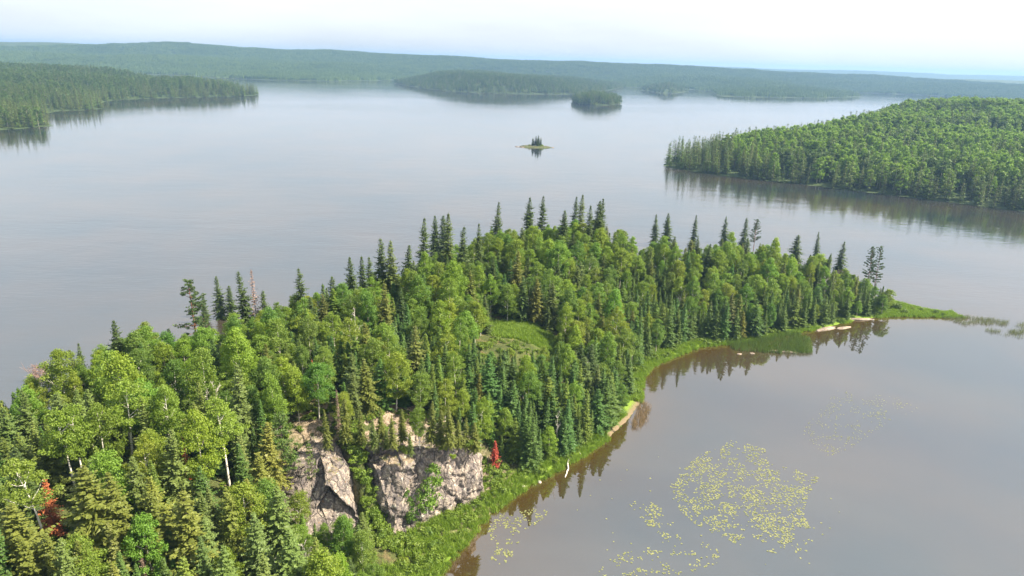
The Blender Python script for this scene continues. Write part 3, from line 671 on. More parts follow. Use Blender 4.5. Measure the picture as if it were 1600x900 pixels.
def rock_mass(name, ctl, n, levels, caps, mat, amp, seed, crown=0.6):
    """ctl: closed ring of (x, y, z foot, inward slope length, z top). Walls with ledges and cracks, then a rough top."""
    c = np.array(ctl, float); per = np.concatenate([c, c[:1]]); L_ = np.concatenate([[0], np.cumsum(np.hypot(*np.diff(per[:, :2], axis=0).T))])
    u = np.linspace(0, L_[-1], n, endpoint=False); q = np.stack([np.interp(u, L_, per[:, k]) for k in range(5)], 1)
    for _ in range(max(2, n // 90)): q = (np.roll(q, 1, 0) + q * 2 + np.roll(q, -1, 0)) / 4
    t = np.roll(q[:, :2], -1, 0) - np.roll(q[:, :2], 1, 0); t /= np.linalg.norm(t, axis=1, keepdims=True); inn = np.stack([-t[:, 1], t[:, 0]], 1)
    rings = []
    for v in np.linspace(0, 1, levels):
        w = v ** 1.25
        rings.append(np.stack([q[:, 0] + inn[:, 0] * q[:, 3] * w, q[:, 1] + inn[:, 1] * q[:, 3] * w, q[:, 2] + (q[:, 4] - q[:, 2]) * (v ** 0.92)], 1))
    top = rings[-1]; cen = top.mean(0)
    for k in range(1, caps + 1):
        f = k / caps; R_ = top * (1 - f) + cen * f; R_[:, 2] = top[:, 2] * (1 - f) + cen[2] * f + crown * math.sin(f * math.pi / 2); rings.append(R_)
    V = np.concatenate(rings); nr = len(rings)
    out = V.copy()
    for i, p in enumerate(V):
        k = i // n; P_ = Vector((p[0], p[1], p[2] * 0.8)) * 1.0
        a = mn.fractal(P_ * 0.22 + Vector((seed, 0, 0)), 0.9, 2.1, 5)
        dd, _pp = mn.voronoi(Vector((p[0] * 0.36, p[1] * 0.36, p[2] * 0.26 + seed)) + Vector((a, -a, a)) * 0.25)
        crack = max(0, 1 - (dd[1] - dd[0]) / 0.10); blk = dd[0]
        d = amp * (a * 1.1 + 0.55 * (0.5 - blk) + 0.25 * mn.noise(P_ * 1.7) - 0.7 * crack ** 2)
        fade = 1 - max(0, (k - levels) / caps)
        hx, hy = -inn[i % n, 0], -inn[i % n, 1]
        if k < levels: out[i] += [hx * d, hy * d, 0.12 * d * math.sin(k)]
        else: out[i] += [hx * d * fade, hy * d * fade, 0.8 * d]
    F_ = []
    for k in range(nr - 1):
        for i in range(n): F_.append([k * n + i, k * n + (i + 1) % n, (k + 1) * n + (i + 1) % n, (k + 1) * n + i])
    b = Buf(); b.add(out, F_); return b.mesh(name, [mat], True)

BLOCK = [(-19.2, 97.6, 0.8, 6.6, 12.5), (-14.5, 102.0, 0.7, 4.6, 13.6), (-10.5, 105.4, 0.5, 2.2, 13.8), (-7.6, 108.0, 0.4, 1.2, 13.4), (-5.6, 109.6, 0.4, 0.9, 12.6), (-4.2, 112.5, 0.6, 1.4, 11.8), (-4.5, 114.5, 2, 2.0, 12.2), (-8, 116, 6, 2, 13.0), (-15, 117, 8, 2, 13.9),
         (-22, 116, 9, 2, 14.2), (-26.0, 113, 9, 2.0, 14.2), (-27.8, 108.5, 8, 1.4, 14.2), (-25.6, 104.0, 5, 1.8, 13.4), (-21.8, 99.6, 1.5, 3.2, 12.8)]
SLAB = [(-37.5, 95.5, 7, 7.0, 13.0), (-33.5, 92.6, 2.6, 10.5, 13.6), (-28.5, 94.0, 1.2, 9.5, 13.2), (-24.0, 98.4, 1.5, 6.0, 12.6), (-25.6, 102.2, 4, 2.2, 13.0), (-28.4, 106.3, 8, 1.5, 14.2), (-31.5, 109.5, 10, 2.0, 15.2), (-36, 109, 11, 2.0, 15.6), (-39.5, 103.5, 10, 3.0, 14.6), (-39.5, 98.5, 8, 4, 13.4)]
cl_ = obj('rock_cliff', rock_mass('rock_cliff', BLOCK, 300, 54, 22, cliff_mat('cliff_stone', -0.03), 1.0, 3.0))
tag(cl_, 'tall weathered grey and pink rock cliff rising above the bay shore', 'cliff')
sl_ = obj('rock_slab', rock_mass('rock_slab', SLAB, 220, 46, 18, cliff_mat('slab_stone', -0.16), 0.48, 11.0))
tag(sl_, 'pale sloping pinkish rock slab left of the shaded gully', 'rock')
BLOCK_P, SLAB_P = [p[:2] for p in BLOCK], [p[:2] for p in SLAB]

# ------------------------------------------------------------------ trees of the peninsula
ZONES = [('in the bottom left corner of the view', -66, 79), ('around the leaning white birch at lower left', -57, 90), ('below the pale rock slab', -37, 88), ('at the mouth of the shaded gully', -25, 92), ('on the left edge above the lake', -82, 108),
         ('around the tall birches left of the slab', -48, 102), ('below the red-trunked ridge pine', -62, 122), ('just behind the pale rock slab', -34, 114), ('on top of the rock cliff', -14, 117), ('behind the red dead spruce', 6, 125), ('along the straight bay shore past the cliff', 23, 143),
         ('between the cliff and the grassy clearing', -10, 140), ('on the left ridge above the open lake', -42, 148), ('beside the grassy clearing', 4, 168), ('under the clustered spires of the left ridge', -22, 190), ('just behind the grassy clearing', 12, 196),
         ('below the highest spires of the middle ridge', 20, 225), ('above the grassy bend of the bay', 41, 190), ('on the far ridge right of the middle', 62, 226), ('on the bay shore behind the reed bed', 76, 208), ('above the pale rocky ledges', 106, 222), ('around the twin pines at the point', 128, 233)]
ZX = np.array([[a, b] for _, a, b in ZONES])
def zone(x, y): return ZONES[int(np.argmin(np.hypot(ZX[:, 0] - x, ZX[:, 1] - y)))][0]
TINTS = {'spruce_tree': [('olive green', (1.25, 1.08, 0.85)), ('mid green', (1.0, 1.0, 1.0)), ('dark green', (0.66, 0.74, 0.78))],
         'fir_tree': [('blue-green', (0.85, 1.0, 1.12)), ('deep green', (0.80, 0.90, 0.95)), ('fresh green', (1.25, 1.15, 0.85))],
         'aspen_tree': [('yellow-green', (1.22, 1.08, 0.85)), ('bright green', (1.0, 1.0, 1.0)), ('mid green', (0.72, 0.80, 0.95))],
         'birch_tree': [('yellow-green', (1.20, 1.06, 0.85)), ('soft green', (1.0, 1.0, 1.0)), ('muted green', (0.78, 0.82, 0.95))],
         'pine_tree': [('grey-green', (0.85, 0.88, 0.95)), ('fresh green', (1.2, 1.12, 0.85)), ('dark green', (0.7, 0.75, 0.8))]}
WORD = {'spruce_tree': 'pointed spruce', 'fir_tree': 'narrow fir', 'aspen_tree': 'round aspen', 'birch_tree': 'fine-leaved birch', 'pine_tree': 'tiered pine'}
CATS = {'spruce_tree': 'spruce', 'fir_tree': 'fir', 'aspen_tree': 'aspen', 'birch_tree': 'birch', 'pine_tree': 'pine'}
PLACED = []      # x, y, radius of everything planted by hand

def plant(name, pair, base_h, loc, h, tint=(1, 1, 1), wide=1.0, label='', cat='tree', group=None, second='crown', rz=None, parts=True):
    t = bpy.data.objects.new(name, None); COL.objects.link(t); t.empty_display_size = 0.5
    t.location = loc; t.rotation_euler = (rng.normal(0, 0.022), rng.normal(0, 0.022), rng.random() * 6.28 if rz is None else rz)
    s = h / base_h; t.scale = (s * wide, s * wide, s)
    for nm, me in (('trunk', pair[0]), (second, pair[1])):
        o = bpy.data.objects.new(nm, me); COL.objects.link(o); o.parent = t; o.color = (*tint, 1)
    tag(t, label, cat, group)
    return t

def hand(kind, x, y, h, label, tint=1, wide=1.0, special=None, base_h=None, cat=None, name=None, group=None, z=None, second='crown', rz=None, var=None):
    if z is None: px, py, g = drop(x, y, h)
    else: p = at(x, y, z + h); px, py, g = p[0], p[1], z
    if special: pair, bh, tc = SPECIAL[special], base_h, (tint if isinstance(tint, tuple) else (1, 1, 1))
    else:
        v = KIND[kind]; pair = v[int(rng.integers(len(v))) if var is None else var]; bh = HEIGHT[kind]; tc = TINTS[kind][tint][1] if isinstance(tint, int) else tint
    PLACED.append((px, py, 1.0 + 0.10 * h))
    if special in ('rust_spruce',): PLACED.extend([(px - 0.3, py - 2.6, 4.0), (px + 2.6, py - 0.4, 4.2), (px + 4.6, py + 0.2, 3.2)])
    return plant(name or kind, pair, bh, (px, py, g), h, tc, wide, label, cat or CATS.get(kind, 'tree'), group, second, rz)

G_SKY = 'spires standing against the lake'
# skyline of the ridge, left to right (pixel of the tip, height)
for x, y, h, k, t, w, lb in (
    (121, 536, 12, 'spruce_tree', 2, 0.7, 'lone spruce tip poking from the aspens at the far left edge'),
    (178, 502, 15, 'spruce_tree', 2, 0.9, 'leftmost bushy dark spruce standing among the lakeside aspens'),
    (338, 431, 17, 'spruce_tree', 2, 0.9, 'bushy dark spruce right of the red-trunked pine'),
    (357, 446, 14, 'spruce_tree', 2, 0.85, 'smaller spruce touching the bushy spruce beside the red-trunked pine'),
    (317, 458, 13, 'spruce_tree', 2, 0.85, 'small spruce squeezed against the red-trunked pine'),
    (379, 426, 18, 'spruce_tree', 2, 0.85, 'tall dense spruce just left of the grey dead-topped spire'),
    (410, 455, 13, 'spruce_tree', 2, 0.8, 'small spruce on the right side of the grey dead-topped spire'),
    (469, 419, 16, 'spruce_tree', 2, 0.85, 'lone pointed spruce rising from aspens left of the ridge spruces'),
    (520, 430, 14, 'spruce_tree', 2, 0.8, 'low spruce at the left end of the ridge row of spruces'),
    (545, 402, 17, 'spruce_tree', 2, 0.85, 'first tall spruce at the left end of the ridge row'),
    (563, 400, 17, 'spruce_tree', 2, 0.85, 'left one of two touching spruces in the ridge row'),
    (575, 401, 16, 'spruce_tree', 2, 0.8, 'right one of two touching spruces in the ridge row'),
    (592, 382, 19, 'spruce_tree', 2, 0.85, 'tall slim spruce left of the broad open spruce on the ridge'),
    (612, 384, 19, 'spruce_tree', 1, 0.95, 'broad open-branched spruce on the ridge with brownish boughs'),
    (636, 383, 18, 'spruce_tree', 2, 0.9, 'spruce standing apart just left of the tall ridge pair'),
    (661, 353, 21, 'spruce_tree', 2, 0.9, 'tall dark spruce left of the triple spires'),
    (681, 337, 22, 'spruce_tree', 2, 0.8, 'left spire of the tight triple of tall spruces'),
    (691, 336, 22, 'spruce_tree', 2, 0.85, 'middle spire of the tight triple of tall spruces'),
    (702, 346, 21, 'spruce_tree', 1, 0.9, 'right spire of the tight triple of tall spruces'),
    (722, 358, 20, 'spruce_tree', 2, 0.85, 'single spruce just right of the tight triple of spires'),
    (747, 351, 19, 'spruce_tree', 2, 0.7, 'thin dark tip between the triple spires and the ragged spire'),
    (776, 330, 20, 'spruce_tree', 2, 0.7, 'ragged thin spire above pale aspens left of the middle ridge'),
    (829, 319, 20, 'spruce_tree', 2, 0.9, 'dense dark spruce left of the arrow-shaped spruce tip'),
    (849, 317, 20, 'spruce_tree', 2, 0.9, 'arrow-shaped dark spruce tip above a yellowish pine'),
    (881, 329, 18, 'spruce_tree', 2, 0.9, 'low dark spruce left of the highest spire'),
    (899, 307, 21, 'spruce_tree', 2, 0.9, 'highest spire of the whole peninsula'),
    (909, 313, 20, 'spruce_tree', 1, 0.85, 'brownish spruce leaning on the right side of the highest spire'),
    (924, 326, 18, 'spruce_tree', 2, 0.8, 'left spruce of the dark clump right of the highest spire'),
    (932, 322, 19, 'spruce_tree', 2, 0.8, 'middle spruce of the dark clump right of the highest spire'),
    (940, 318, 19, 'spruce_tree', 2, 0.9, 'right and tallest spruce of the clump beside the highest spire'),
    (1027, 335, 18, 'spruce_tree', 2, 0.8, 'thin grey-green spruce left of the bushy ridge spruce'),
    (1045, 333, 18, 'spruce_tree', 2, 0.95, 'bushy dark spruce right of the thin grey-green one'),
    (1087, 336, 18, 'spruce_tree', 2, 0.85, 'solitary dark spruce beside the bright aspen on the right ridge'),
    (1136, 338, 16, 'spruce_tree', 2, 0.85, 'small-topped spruce above the bright aspen on the right ridge'),
    (1167, 340, 16, 'spruce_tree', 2, 0.75, 'slim spruce left of the ragged pine on the right ridge'),
    (1248, 366, 15, 'spruce_tree', 2, 1.15, 'broad dark spruce with a bent bushy tip among the right ridge aspens'),
    (1282, 362, 14, 'spruce_tree', 2, 0.7, 'thin spruce tip at the right end of the ridge aspens'),
    (1319, 377, 15, 'spruce_tree', 2, 1.0, 'broad layered spruce left of the twin pines'),
    (1298, 396, 11, 'spruce_tree', 2, 0.8, 'short spruce left of the broad layered spruce')):
    hand(k, x, y, h, lb, t, w, group=G_SKY)
hand('pine_tree', 293, 438, 19, 'big dark pine with a red trunk standing over the left ridge', 0, 1.05, group='ridge pines', var=1)
hand('pine_tree', 1185, 343, 17, 'ragged pine on the right ridge beside a slim spruce', 2, 0.8, group='ridge pines', var=2)
hand('pine_tree', 1366, 386, 19, 'left one of the twin pines at the point', 0, 0.62, z=1.3, group='twin pines', var=2)
hand('pine_tree', 1379, 385, 19.5, 'right one of the twin pines at the point', 0, 0.58, z=1.2, group='twin pines', var=1)
hand('x', 396, 425, 18, 'grey dead-topped spire on the left ridge', special='grey_spruce', base_h=10, cat='dead spruce', name='dead_spruce', wide=0.7)
# dead and red trees
for x, y, h, w, lb in ((773, 688, 6.8, 1.25, 'bright red dead spruce at the foot of the green bay shore trees'), (66, 748, 9.5, 1.1, 'rust-red dead spruce beside the leaning white birch'),
                       (287, 684, 8.0, 0.6, 'slim rust-red dead spruce behind the tall white birch'), (489, 562, 9, 0.6, 'thin reddish dying spruce in the middle of the green wood')):
    hand('x', x, y, h, lb, special='rust_spruce', base_h=10, z=1.4 if x == 773 else None, cat='dead spruce', name='dead_spruce', wide=w, group='red dead spruces', tint=(1.25, 1.2, 1.1) if x != 773 else (0.95, 0.50, 0.75))
for x, y, h, w, lb in ((222, 862, 8, 0.8, 'pinkish-grey dead spruce at the bottom edge left of the middle'), (527, 611, 10, 0.55, 'thin brown dead spruce behind the rock slab')):
    hand('x', x, y, h, lb, special='grey_spruce', base_h=10, cat='dead spruce', name='dead_spruce', wide=w, tint=(0.8, 0.85, 0.8))
for sp, bh, x, y, h, w, lb in (('bare_tree', 8, 472, 850, 6.5, 0.8, 'pale grey bare tree with drooping twigs at the bottom edge'), ('bare_tree', 8, 418, 866, 6, 0.9, 'white bare tree left of the pale grey one at the bottom edge'), ('bare_shrub', 5, 60, 574, 7, 0.8, 'pinkish bare leafless tree by the lake at the left edge'),
                        ('bare_tree', 8, 886, 488, 9, 1.0, 'tangle of white dead branches right of the grassy clearing'), ('bare_tree', 8, 1292, 436, 8, 1.0, 'white forked dead tree among firs near the point'), ('bare_tree', 8, 1068, 452, 9, 0.8, 'pale bare tree above the grassy bend of the bay'),
                        ('bare_tree', 8, 1092, 450, 9, 0.7, 'second pale bare tree right of the one above the bend'), ('snag', 8, 917, 562, 9, 0.5, 'short white snag among the bay shore firs'), ('bare_tree', 8, 336, 604, 9, 0.8, 'beige bare tree behind the tall white birch'),
                        ('snag', 8, 820, 566, 9, 0.7, 'crooked pale snag in front of the grassy clearing'), ('stub', 6, 147, 713, 7.5, 0.8, 'broken white trunk left of the tall birches'), ('snag', 8, 872, 645, 9, 0.6, 'bent white dead trunk leaning in the bay shore firs'), ('snag', 8, 556, 482, 12, 0.7, 'bleached standing snag among the left ridge aspens')):
    hand('x', x, y, h, lb, special=sp, base_h=bh, cat='dead tree', name='dead_tree', wide=w, second='branches', group='bare dead trees')
# birches whose white trunks show
for sp, x, y, h, w, lb, rz in (('tall_birch', 340, 622, 15.5, 1.0, 'round-crowned birch with a long straight white trunk beside the slab', 0.4), ('tall_birch', 186, 596, 16, 1.05, 'big birch with a white trunk and one bare side limb', 2.0), ('tall_birch', 257, 606, 15, 0.75, 'slender birch with a thin white trunk between two bigger birches', 3.0),
                           ('tall_birch', 92, 640, 16, 0.85, 'left birch of the white-trunked pair', 1.0), ('tall_birch', 112, 634, 16, 0.8, 'right birch of the white-trunked pair', 4.0), ('leaning_birch', 48, 718, 15.5, 1.0, 'leaning white birch with bare spreading limbs in the lower left', 0.35)):
    hand('x', x, y, h, lb, special=sp, base_h=15, cat='birch', name='birch_tree', wide=w, rz=rz, group='white-trunked birches', tint=(1.1, 1.0, 1.0))
hand('birch_tree', 370, 757, 13, 'yellowish birch with thin pale limbs in front of the slab', 0, 1.05, var=1)
hand('birch_tree', 412, 790, 10, 'small round birch right of the yellowish birch', 1, 0.9, var=2)
hand('birch_tree', 468, 765, 8, 'bright green birch touching the lower rock slab', 0, 1.0, var=3)
# trees on the rocks
hand('x', 438, 648, 11, 'light green feathery pine at the upper left of the slab', special='pale_pine', base_h=10, cat='pine', name='pine_tree', z=14.0, tint=(1.1, 1.15, 0.9), wide=1.15)
hand('x', 484, 694, 9.5, 'thin sparse pine standing on the pale slab', special='thin_pine', base_h=10, cat='pine', name='pine_tree', z=9.0, tint=(1.3, 1.2, 0.9), wide=0.8)
hand('x', 668, 728, 9.5, 'leafy leaning tree growing from the ledge of the cliff', special='ledge_tree', base_h=8, cat='tree', name='ledge_tree', z=3.0, tint=(0.85, 0.9, 0.9), rz=0.3)
hand('x', 640, 765, 7, 'dark green small tree in the gully below the leaning tree', special='ledge_tree', base_h=8, cat='tree', name='ledge_tree', z=1.8, tint=(0.7, 0.8, 0.8), rz=2.0, wide=0.8)
for x, y, h, z, t, w, lb in ((612, 648, 7.0, 15.0, 0, 0.7, 'slim olive spruce on the left part of the cliff top'), (674, 626, 8.5, 15.5, 0, 0.9, 'olive spruce at the middle of the cliff top'), (703, 634, 8.5, 14.8, 0, 0.8, 'lit spruce right of the middle on the cliff top'), (716, 655, 6, 13.5, 0, 0.9, 'short bushy spruce near the right brink of the cliff top'),
                             (742, 660, 6.5, 11.5, 0, 1.0, 'clumped spruce at the right brink of the cliff'), (508, 640, 8, 15.5, 0, 0.55, 'very thin spruce above the slab'), (538, 622, 9, 15.5, 0, 0.8, 'olive spruce left of the cliff top'), (562, 640, 7, 15.2, 0, 0.7, 'small olive spruce above the gully head'), (640, 676, 4.5, 15.2, 1, 0.9, 'low dark spruce by a fallen trunk on the cliff top'), (583, 655, 6, 15.2, 1, 0.8, 'small spruce between the gully head and the cliff top')):
    hand('spruce_tree', x, y, h, lb, t, w, z=z, group='spruces on the rock top')
for x, y, h, z, k, t, w, lb in ((593, 634, 7.5, 15.0, 'spruce_tree', 0, 0.8, 'slender spruce between the gully head and the left cliff top'), (628, 640, 6.5, 14.6, 'spruce_tree', 0, 1.0, 'bushy olive spruce beside the left cliff top spruce'), (655, 634, 8.0, 14.8, 'birch_tree', 1, 0.8, 'small birch standing among the cliff top spruces'),
                                 (688, 640, 7.5, 14.4, 'spruce_tree', 0, 0.9, 'spruce between the middle and the lit one on the cliff top'), (728, 652, 6.5, 12.6, 'spruce_tree', 0, 0.9, 'spruce beside the clumped one at the right brink'), (604, 672, 4.0, 14.2, 'spruce_tree', 1, 1.2, 'low bushy spruce near the left brink of the cliff')):
    hand(k, x, y, h, lb, t, w, z=z, group='trees on the rock top')
# big lit spruces at the lower left
for x, y, h, t, w, lb in ((130, 728, 16, 0, 1.25, 'largest olive spruce right of the leaning white birch'), (168, 738, 15, 0, 1.0, 'slim-tipped olive spruce right of the largest one'), (236, 775, 14, 0, 1.15, 'wide olive-brown spruce near the bottom edge'), (282, 766, 16, 0, 1.2, 'broad yellow-lit spruce near the bottom edge'), (312, 772, 13, 1, 0.9, 'narrower spruce touching the broad yellow-lit one'),
                          (66, 834, 11, 0, 1.2, 'small bright spruce in front of the leaning white birch'), (10, 790, 14, 0, 1.3, 'yellow-lit spruce cut by the left edge'), (28, 838, 11, 0, 1.3, 'low yellow-green spruce at the bottom left corner'), (115, 845, 10, 0, 1.1, 'young spruce at the bottom edge left of the middle'), (22, 700, 12, 2, 1.2, 'dark spruce behind the leaning white birch'), (205, 715, 14, 1, 1.1, 'dark spruce below the big birch'), (565, 800, 8, 1, 0.95, 'pointed fir-like spruce at the gully mouth')):
    hand('spruce_tree', x, y, h, lb, t, w, group='lit spruces of the foreground')

# everything else: a filled wood
NC = 52000
cx, cyy = rng.random(NC) * 310 - 150, 52 + rng.random(NC) * 212
db, dk, ins = seg_dist(cx, cyy, BAY), seg_dist(cx, cyy, BACK), inside(cx, cyy, LAND)
ring_b, ring_s = BLOCK_P + BLOCK_P[:1], SLAB_P + SLAB_P[:1]
on_rock = inside(cx, cyy, BLOCK_P) | inside(cx, cyy, SLAB_P) | (seg_dist(cx, cyy, ring_b) < 0.9) | (seg_dist(cx, cyy, ring_s) < 0.9)
bay_gap = np.where(cyy < 112, 8.5, np.where(cyy < 150, 2.2, np.where(cx < 62, 3.6, 1.6)))
tip = cx > 133
gully = (seg_dist(cx, cyy, [(-19, 96), (-23, 101), (-27, 107)]) < 2.5)
front = seg_dist(cx, cyy, [(-10, 80), (-20, 97), (-10, 104.5), (-4, 109)]) < 5.5     # keep the cliff face open to view
k = ins & (db > bay_gap) & (dk > 1.5) & ~on_rock & (meadow(cx, cyy) < 0.5) & ~tip & ~gully & ~front & clip_view(cx, cyy, 90)
cx, cyy, db, dk = cx[k], cyy[k], db[k], dk[k]
n_ = len(cx); zz = ground_z(cx, cyy)
# share of each kind
shore_fir = np.exp(-np.maximum(db - 7, 0) / 7) * (cx > -8) * (1 - 0.25 * ss((cx - 45) / 20))
mid_fir = np.exp(-(((cx + 15) / 30) ** 2 + ((cyy - 131) / 17) ** 2))
fore = ss((104 - cyy) / 10) * (cx < -22)
pat = fbm(cx / 14, cyy / 14, 2); pat2 = fbm(cx / 11 + 40, cyy / 11, 2)
p_fir = np.clip(0.10 + 0.66 * shore_fir + 0.66 * mid_fir + 0.8 * (pat - 0.55), 0.04, 0.9)
p_spr = np.clip(0.14 + 0.50 * fore + 0.25 * (pat2 - 0.5) + 0.15 * (dk < 12), 0.03, 0.7) * (1 - p_fir)
p_bir = (1 - p_fir - p_spr) * (0.36 + 0.25 * (pat2 > 0.55))
uu = rng.random(n_)
kind = np.where(uu < p_fir, 0, np.where(uu < p_fir + p_spr, 1, np.where(uu < p_fir + p_spr + p_bir, 2, 3)))
NAMES = ['fir_tree', 'spruce_tree', 'birch_tree', 'aspen_tree']
hgt = np.array([9.0, 12.0, 11.0, 12.0])[kind] * np.clip(rng.normal(0.98, 0.20, n_), 0.5, 1.45)
hgt *= np.where((kind == 0) & (shore_fir > 0.4), 1.12, 1.0)
hgt *= 0.72 + 0.28 * ss(np.minimum(np.where(kind == 0, 1.0, db / 9), dk / 8)); hgt *= np.where(cx > 100, 0.82, 1.0)
hgt *= 1 - 0.45 * np.exp(-((cx + 20) / 14) ** 2 - ((cyy - 94) / 7) ** 2)
near_cl = np.hypot(cx - CLEARING[0] - 2, cyy - CLEARING[1] + 10) < 11; hgt *= np.where(near_cl, 0.62, 1)      # low trees in front of the clearing let it show
rad = np.array([2.1, 3.0, 3.6, 3.9])[kind] * (0.55 + 0.45 * hgt / 10)
hx = np.array([p[0] for p in PLACED]); hy = np.array([p[1] for p in PLACED]); hr = np.array([p[2] for p in PLACED])
ok = np.ones(n_, bool)
for a, b, c in PLACED: ok &= np.hypot(cx - a, cyy - b) > 0.62 * c
# nothing may stand between the camera and the handmade trees of the rock and the birch trunks
ids = np.where(ok)[0]; sel = ids[poisson(rng, cx[ids], cyy[ids], rad[ids] * 0.86)]
u_, v_, dep = project(np.stack([cx[sel], cyy[sel], zz[sel] + hgt[sel]], -1)); ub, vb, _ = project(np.stack([cx[sel], cyy[sel], zz[sel]], -1))
hide = np.zeros(len(sel), bool)
TOPS = np.array([(-200, 640), (0, 606), (70, 590), (80, 552), (150, 532), (230, 514), (300, 518), (350, 502), (420, 474), (480, 455), (540, 442), (600, 428), (650, 405), (700, 380), (760, 368), (800, 347), (850, 355), (900, 342), (970, 347), (1010, 362), (1060, 367), (1100, 352), (1150, 357), (1200, 364), (1270, 378), (1300, 412), (1340, 418), (1390, 457), (1405, 472), (1800, 500)], float)
cap = np.interp(u_, TOPS[:, 0], TOPS[:, 1]) + rng.normal(4, 9, len(sel))     # height of the wood's outline against the lake
for x0, x1, y0, y1 in ((560, 748, 700, 800), (455, 560, 715, 800), (332, 348, 700, 752), (758, 790, 688, 748), (36, 58, 790, 860), (92, 122, 700, 765), (180, 194, 675, 715), (758, 856, 508, 538), (770, 845, 508, 522), (44, 88, 748, 815)):
    m_ = (v_ < y1) & (vb > y1) & (u_ > x0 - 17) & (u_ < x1 + 17); cap = np.where(m_, np.maximum(cap, y1 + 4 + 14 * rng.random(len(sel))), cap)
f_ = np.clip((vb - cap) / np.maximum(vb - v_, 1), 0, 1); hgt[sel] *= f_; v_ = np.where(f_ < 1, cap, v_); hide = hgt[sel] < 3.2
sel, u_, v_, vb, dep = sel[~hide], u_[~hide], v_[~hide], vb[~hide], dep[~hide]
vis = (u_ > -40) & (u_ < 1640) & (v_ < 905) & (vb > 0)
size = hgt[sel] / dep
rest_pts, rest_k, rest_h = [], [], []
n_hand = {kk: sum(1 for o in bpy.data.objects if o.parent is None and o.name.split('.')[0] == kk) for kk in NAMES}
for ki, kk in enumerate(NAMES):
    j = np.where(kind[sel] == ki)[0]; j = j[np.argsort(-(size[j] + 10 * vis[j]))]
    take, rest = j[:298 - n_hand[kk]], j[298 - n_hand[kk]:]
    take_v = take[vis[take]]; rest = np.concatenate([rest, take[~vis[take]]])
    for q in take_v:
        i = sel[q]; h = hgt[i]; base = {'fir_tree': 9, 'spruce_tree': 12, 'birch_tree': 11, 'aspen_tree': 12}[kk]
        ti = int(rng.choice(3, p={'fir_tree': (0.5, 0.25, 0.25), 'spruce_tree': (0.45, 0.35, 0.2), 'birch_tree': (0.35, 0.4, 0.25), 'aspen_tree': (0.4, 0.4, 0.2)}[kk]))
        if kk == 'spruce_tree' and cyy[i] > 140: ti = int(rng.choice(3, p=(0.2, 0.35, 0.45)))
        tn, tc = TINTS[kk][ti]; jit = 1 + rng.normal(0, 0.07, 3) * [0.8, 0.5, 1.0]
        sz = 'small' if h < 0.82 * base else 'tall' if h > 1.12 * base else 'mid-sized'
        zn = zone(cx[i], cyy[i])
        plant(kk, KIND[kk][int(rng.integers(len(KIND[kk])))], HEIGHT[kk], (cx[i], cyy[i], zz[i] - 0.1), h, tuple(np.array(tc) * jit * (1.3 if kk == 'spruce_tree' and cyy[i] < 106 else 1.0)), float(np.clip(rng.normal(1.0, 0.12) * (10 / h) ** 0.15, 0.7, 1.4)), f'{sz} {tn} {WORD[kk]} {zn}', CATS[kk], f'{CATS[kk]} trees {zn}')  # foreground spruces get a brighter tint, sunlight put into their colour
    rest_pts += [(cx[sel[q]], cyy[sel[q]], zz[sel[q]] - 0.1) for q in rest]; rest_k += [ki * 3 + int(rng.integers(3)) for q in rest]; rest_h += [hgt[sel[q]] / HEIGHT[kk] for q in rest]
print('trees', {kk: sum(1 for o in bpy.data.objects if o.parent is None and o.name.split('.')[0] == kk) for kk in NAMES}, 'rest', len(rest_pts))
if rest_pts:
    pr = []
    for kk in NAMES:
        for v in range(3):
            tr, cr = KIND[kk][v]; pr.append(joined((tr, cr), None).mesh('forest_tree', [tr.materials[0], cr.materials[0]]))
            if len(cr.materials) > 1: pr[-1].materials.append(cr.materials[1])
    scatter('forest', rest_pts, rng.random(len(rest_pts)) * 6.28, np.array(rest_h), rest_k, pr, 'the rest of the dense mixed wood standing between the nearer trees of the peninsula')
# ------------------------------------------------------------------ like trees of one stand: told apart by their order from the left
def order_labels():
    same = {}
    for o in bpy.data.objects:
        if o.parent is None and o.get('category') and o.get('group'): same.setdefault(o['label'], []).append(o)
    words_ = ['leftmost', 'second from left', 'third from left', 'fourth from left', 'fifth from left', 'sixth from left', 'seventh from left', 'eighth from left']
    for lb, os_ in same.items():
        n = len(os_)
        if n < 2 or n > 40: continue
        os_.sort(key=lambda o: float(project(np.array(o.location) + [0, 0, 4.0])[0]))
        for i, o in enumerate(os_):
            w = None
            if n == 2: w = ('left of two', 'right of two')[i]
            elif n == 3: w = ('left of three', 'middle of three', 'right of three')[i]
            elif i == n - 1: w = 'rightmost'
            elif i == 0: w = 'leftmost'
            elif i < 8 and i <= n // 2: w = words_[i]
            elif n - 1 - i < 8: w = words_[n - 1 - i].replace('left', 'right')
            if w: o['label'] = f'{lb}, {w}'
# ------------------------------------------------------------------ ground cover, shore plants, reeds
def tuft(seed, n, h, w, spread, mat, arch=0.35):
    r = np.random.default_rng(seed); b = Buf()
    a = r.random(n) * 6.28; p = np.stack([np.cos(a), np.sin(a), 0 * a], 1) * (spread * r.random(n) ** 0.6)[:, None]
    hh = h * (0.6 + 0.6 * r.random(n)); az = r.random(n) * 6.28; d = np.stack([np.cos(az), np.sin(az), 0 * az], 1); s = np.stack([-np.sin(az), np.cos(az), 0 * az], 1) * w
    mid = p + d * (hh * arch * 0.35)[:, None] + np.stack([0 * a, 0 * a, hh * 0.6], 1); tip = p + d * (hh * arch)[:, None] + np.stack([0 * a, 0 * a, hh], 1)
    V = np.stack([p - s, p + s, mid + s * 0.8, mid - s * 0.8, tip + s * 0.12, tip - s * 0.12], 1).reshape(-1, 3); i = np.arange(n)[:, None] * 6
    F_ = np.concatenate([i + [0, 1, 2, 3], i + [3, 2, 4, 5]]); vv = r.random(n); b.add(V, F_, 0, np.concatenate([vv, vv])); return b.mesh('tuft', [mat])
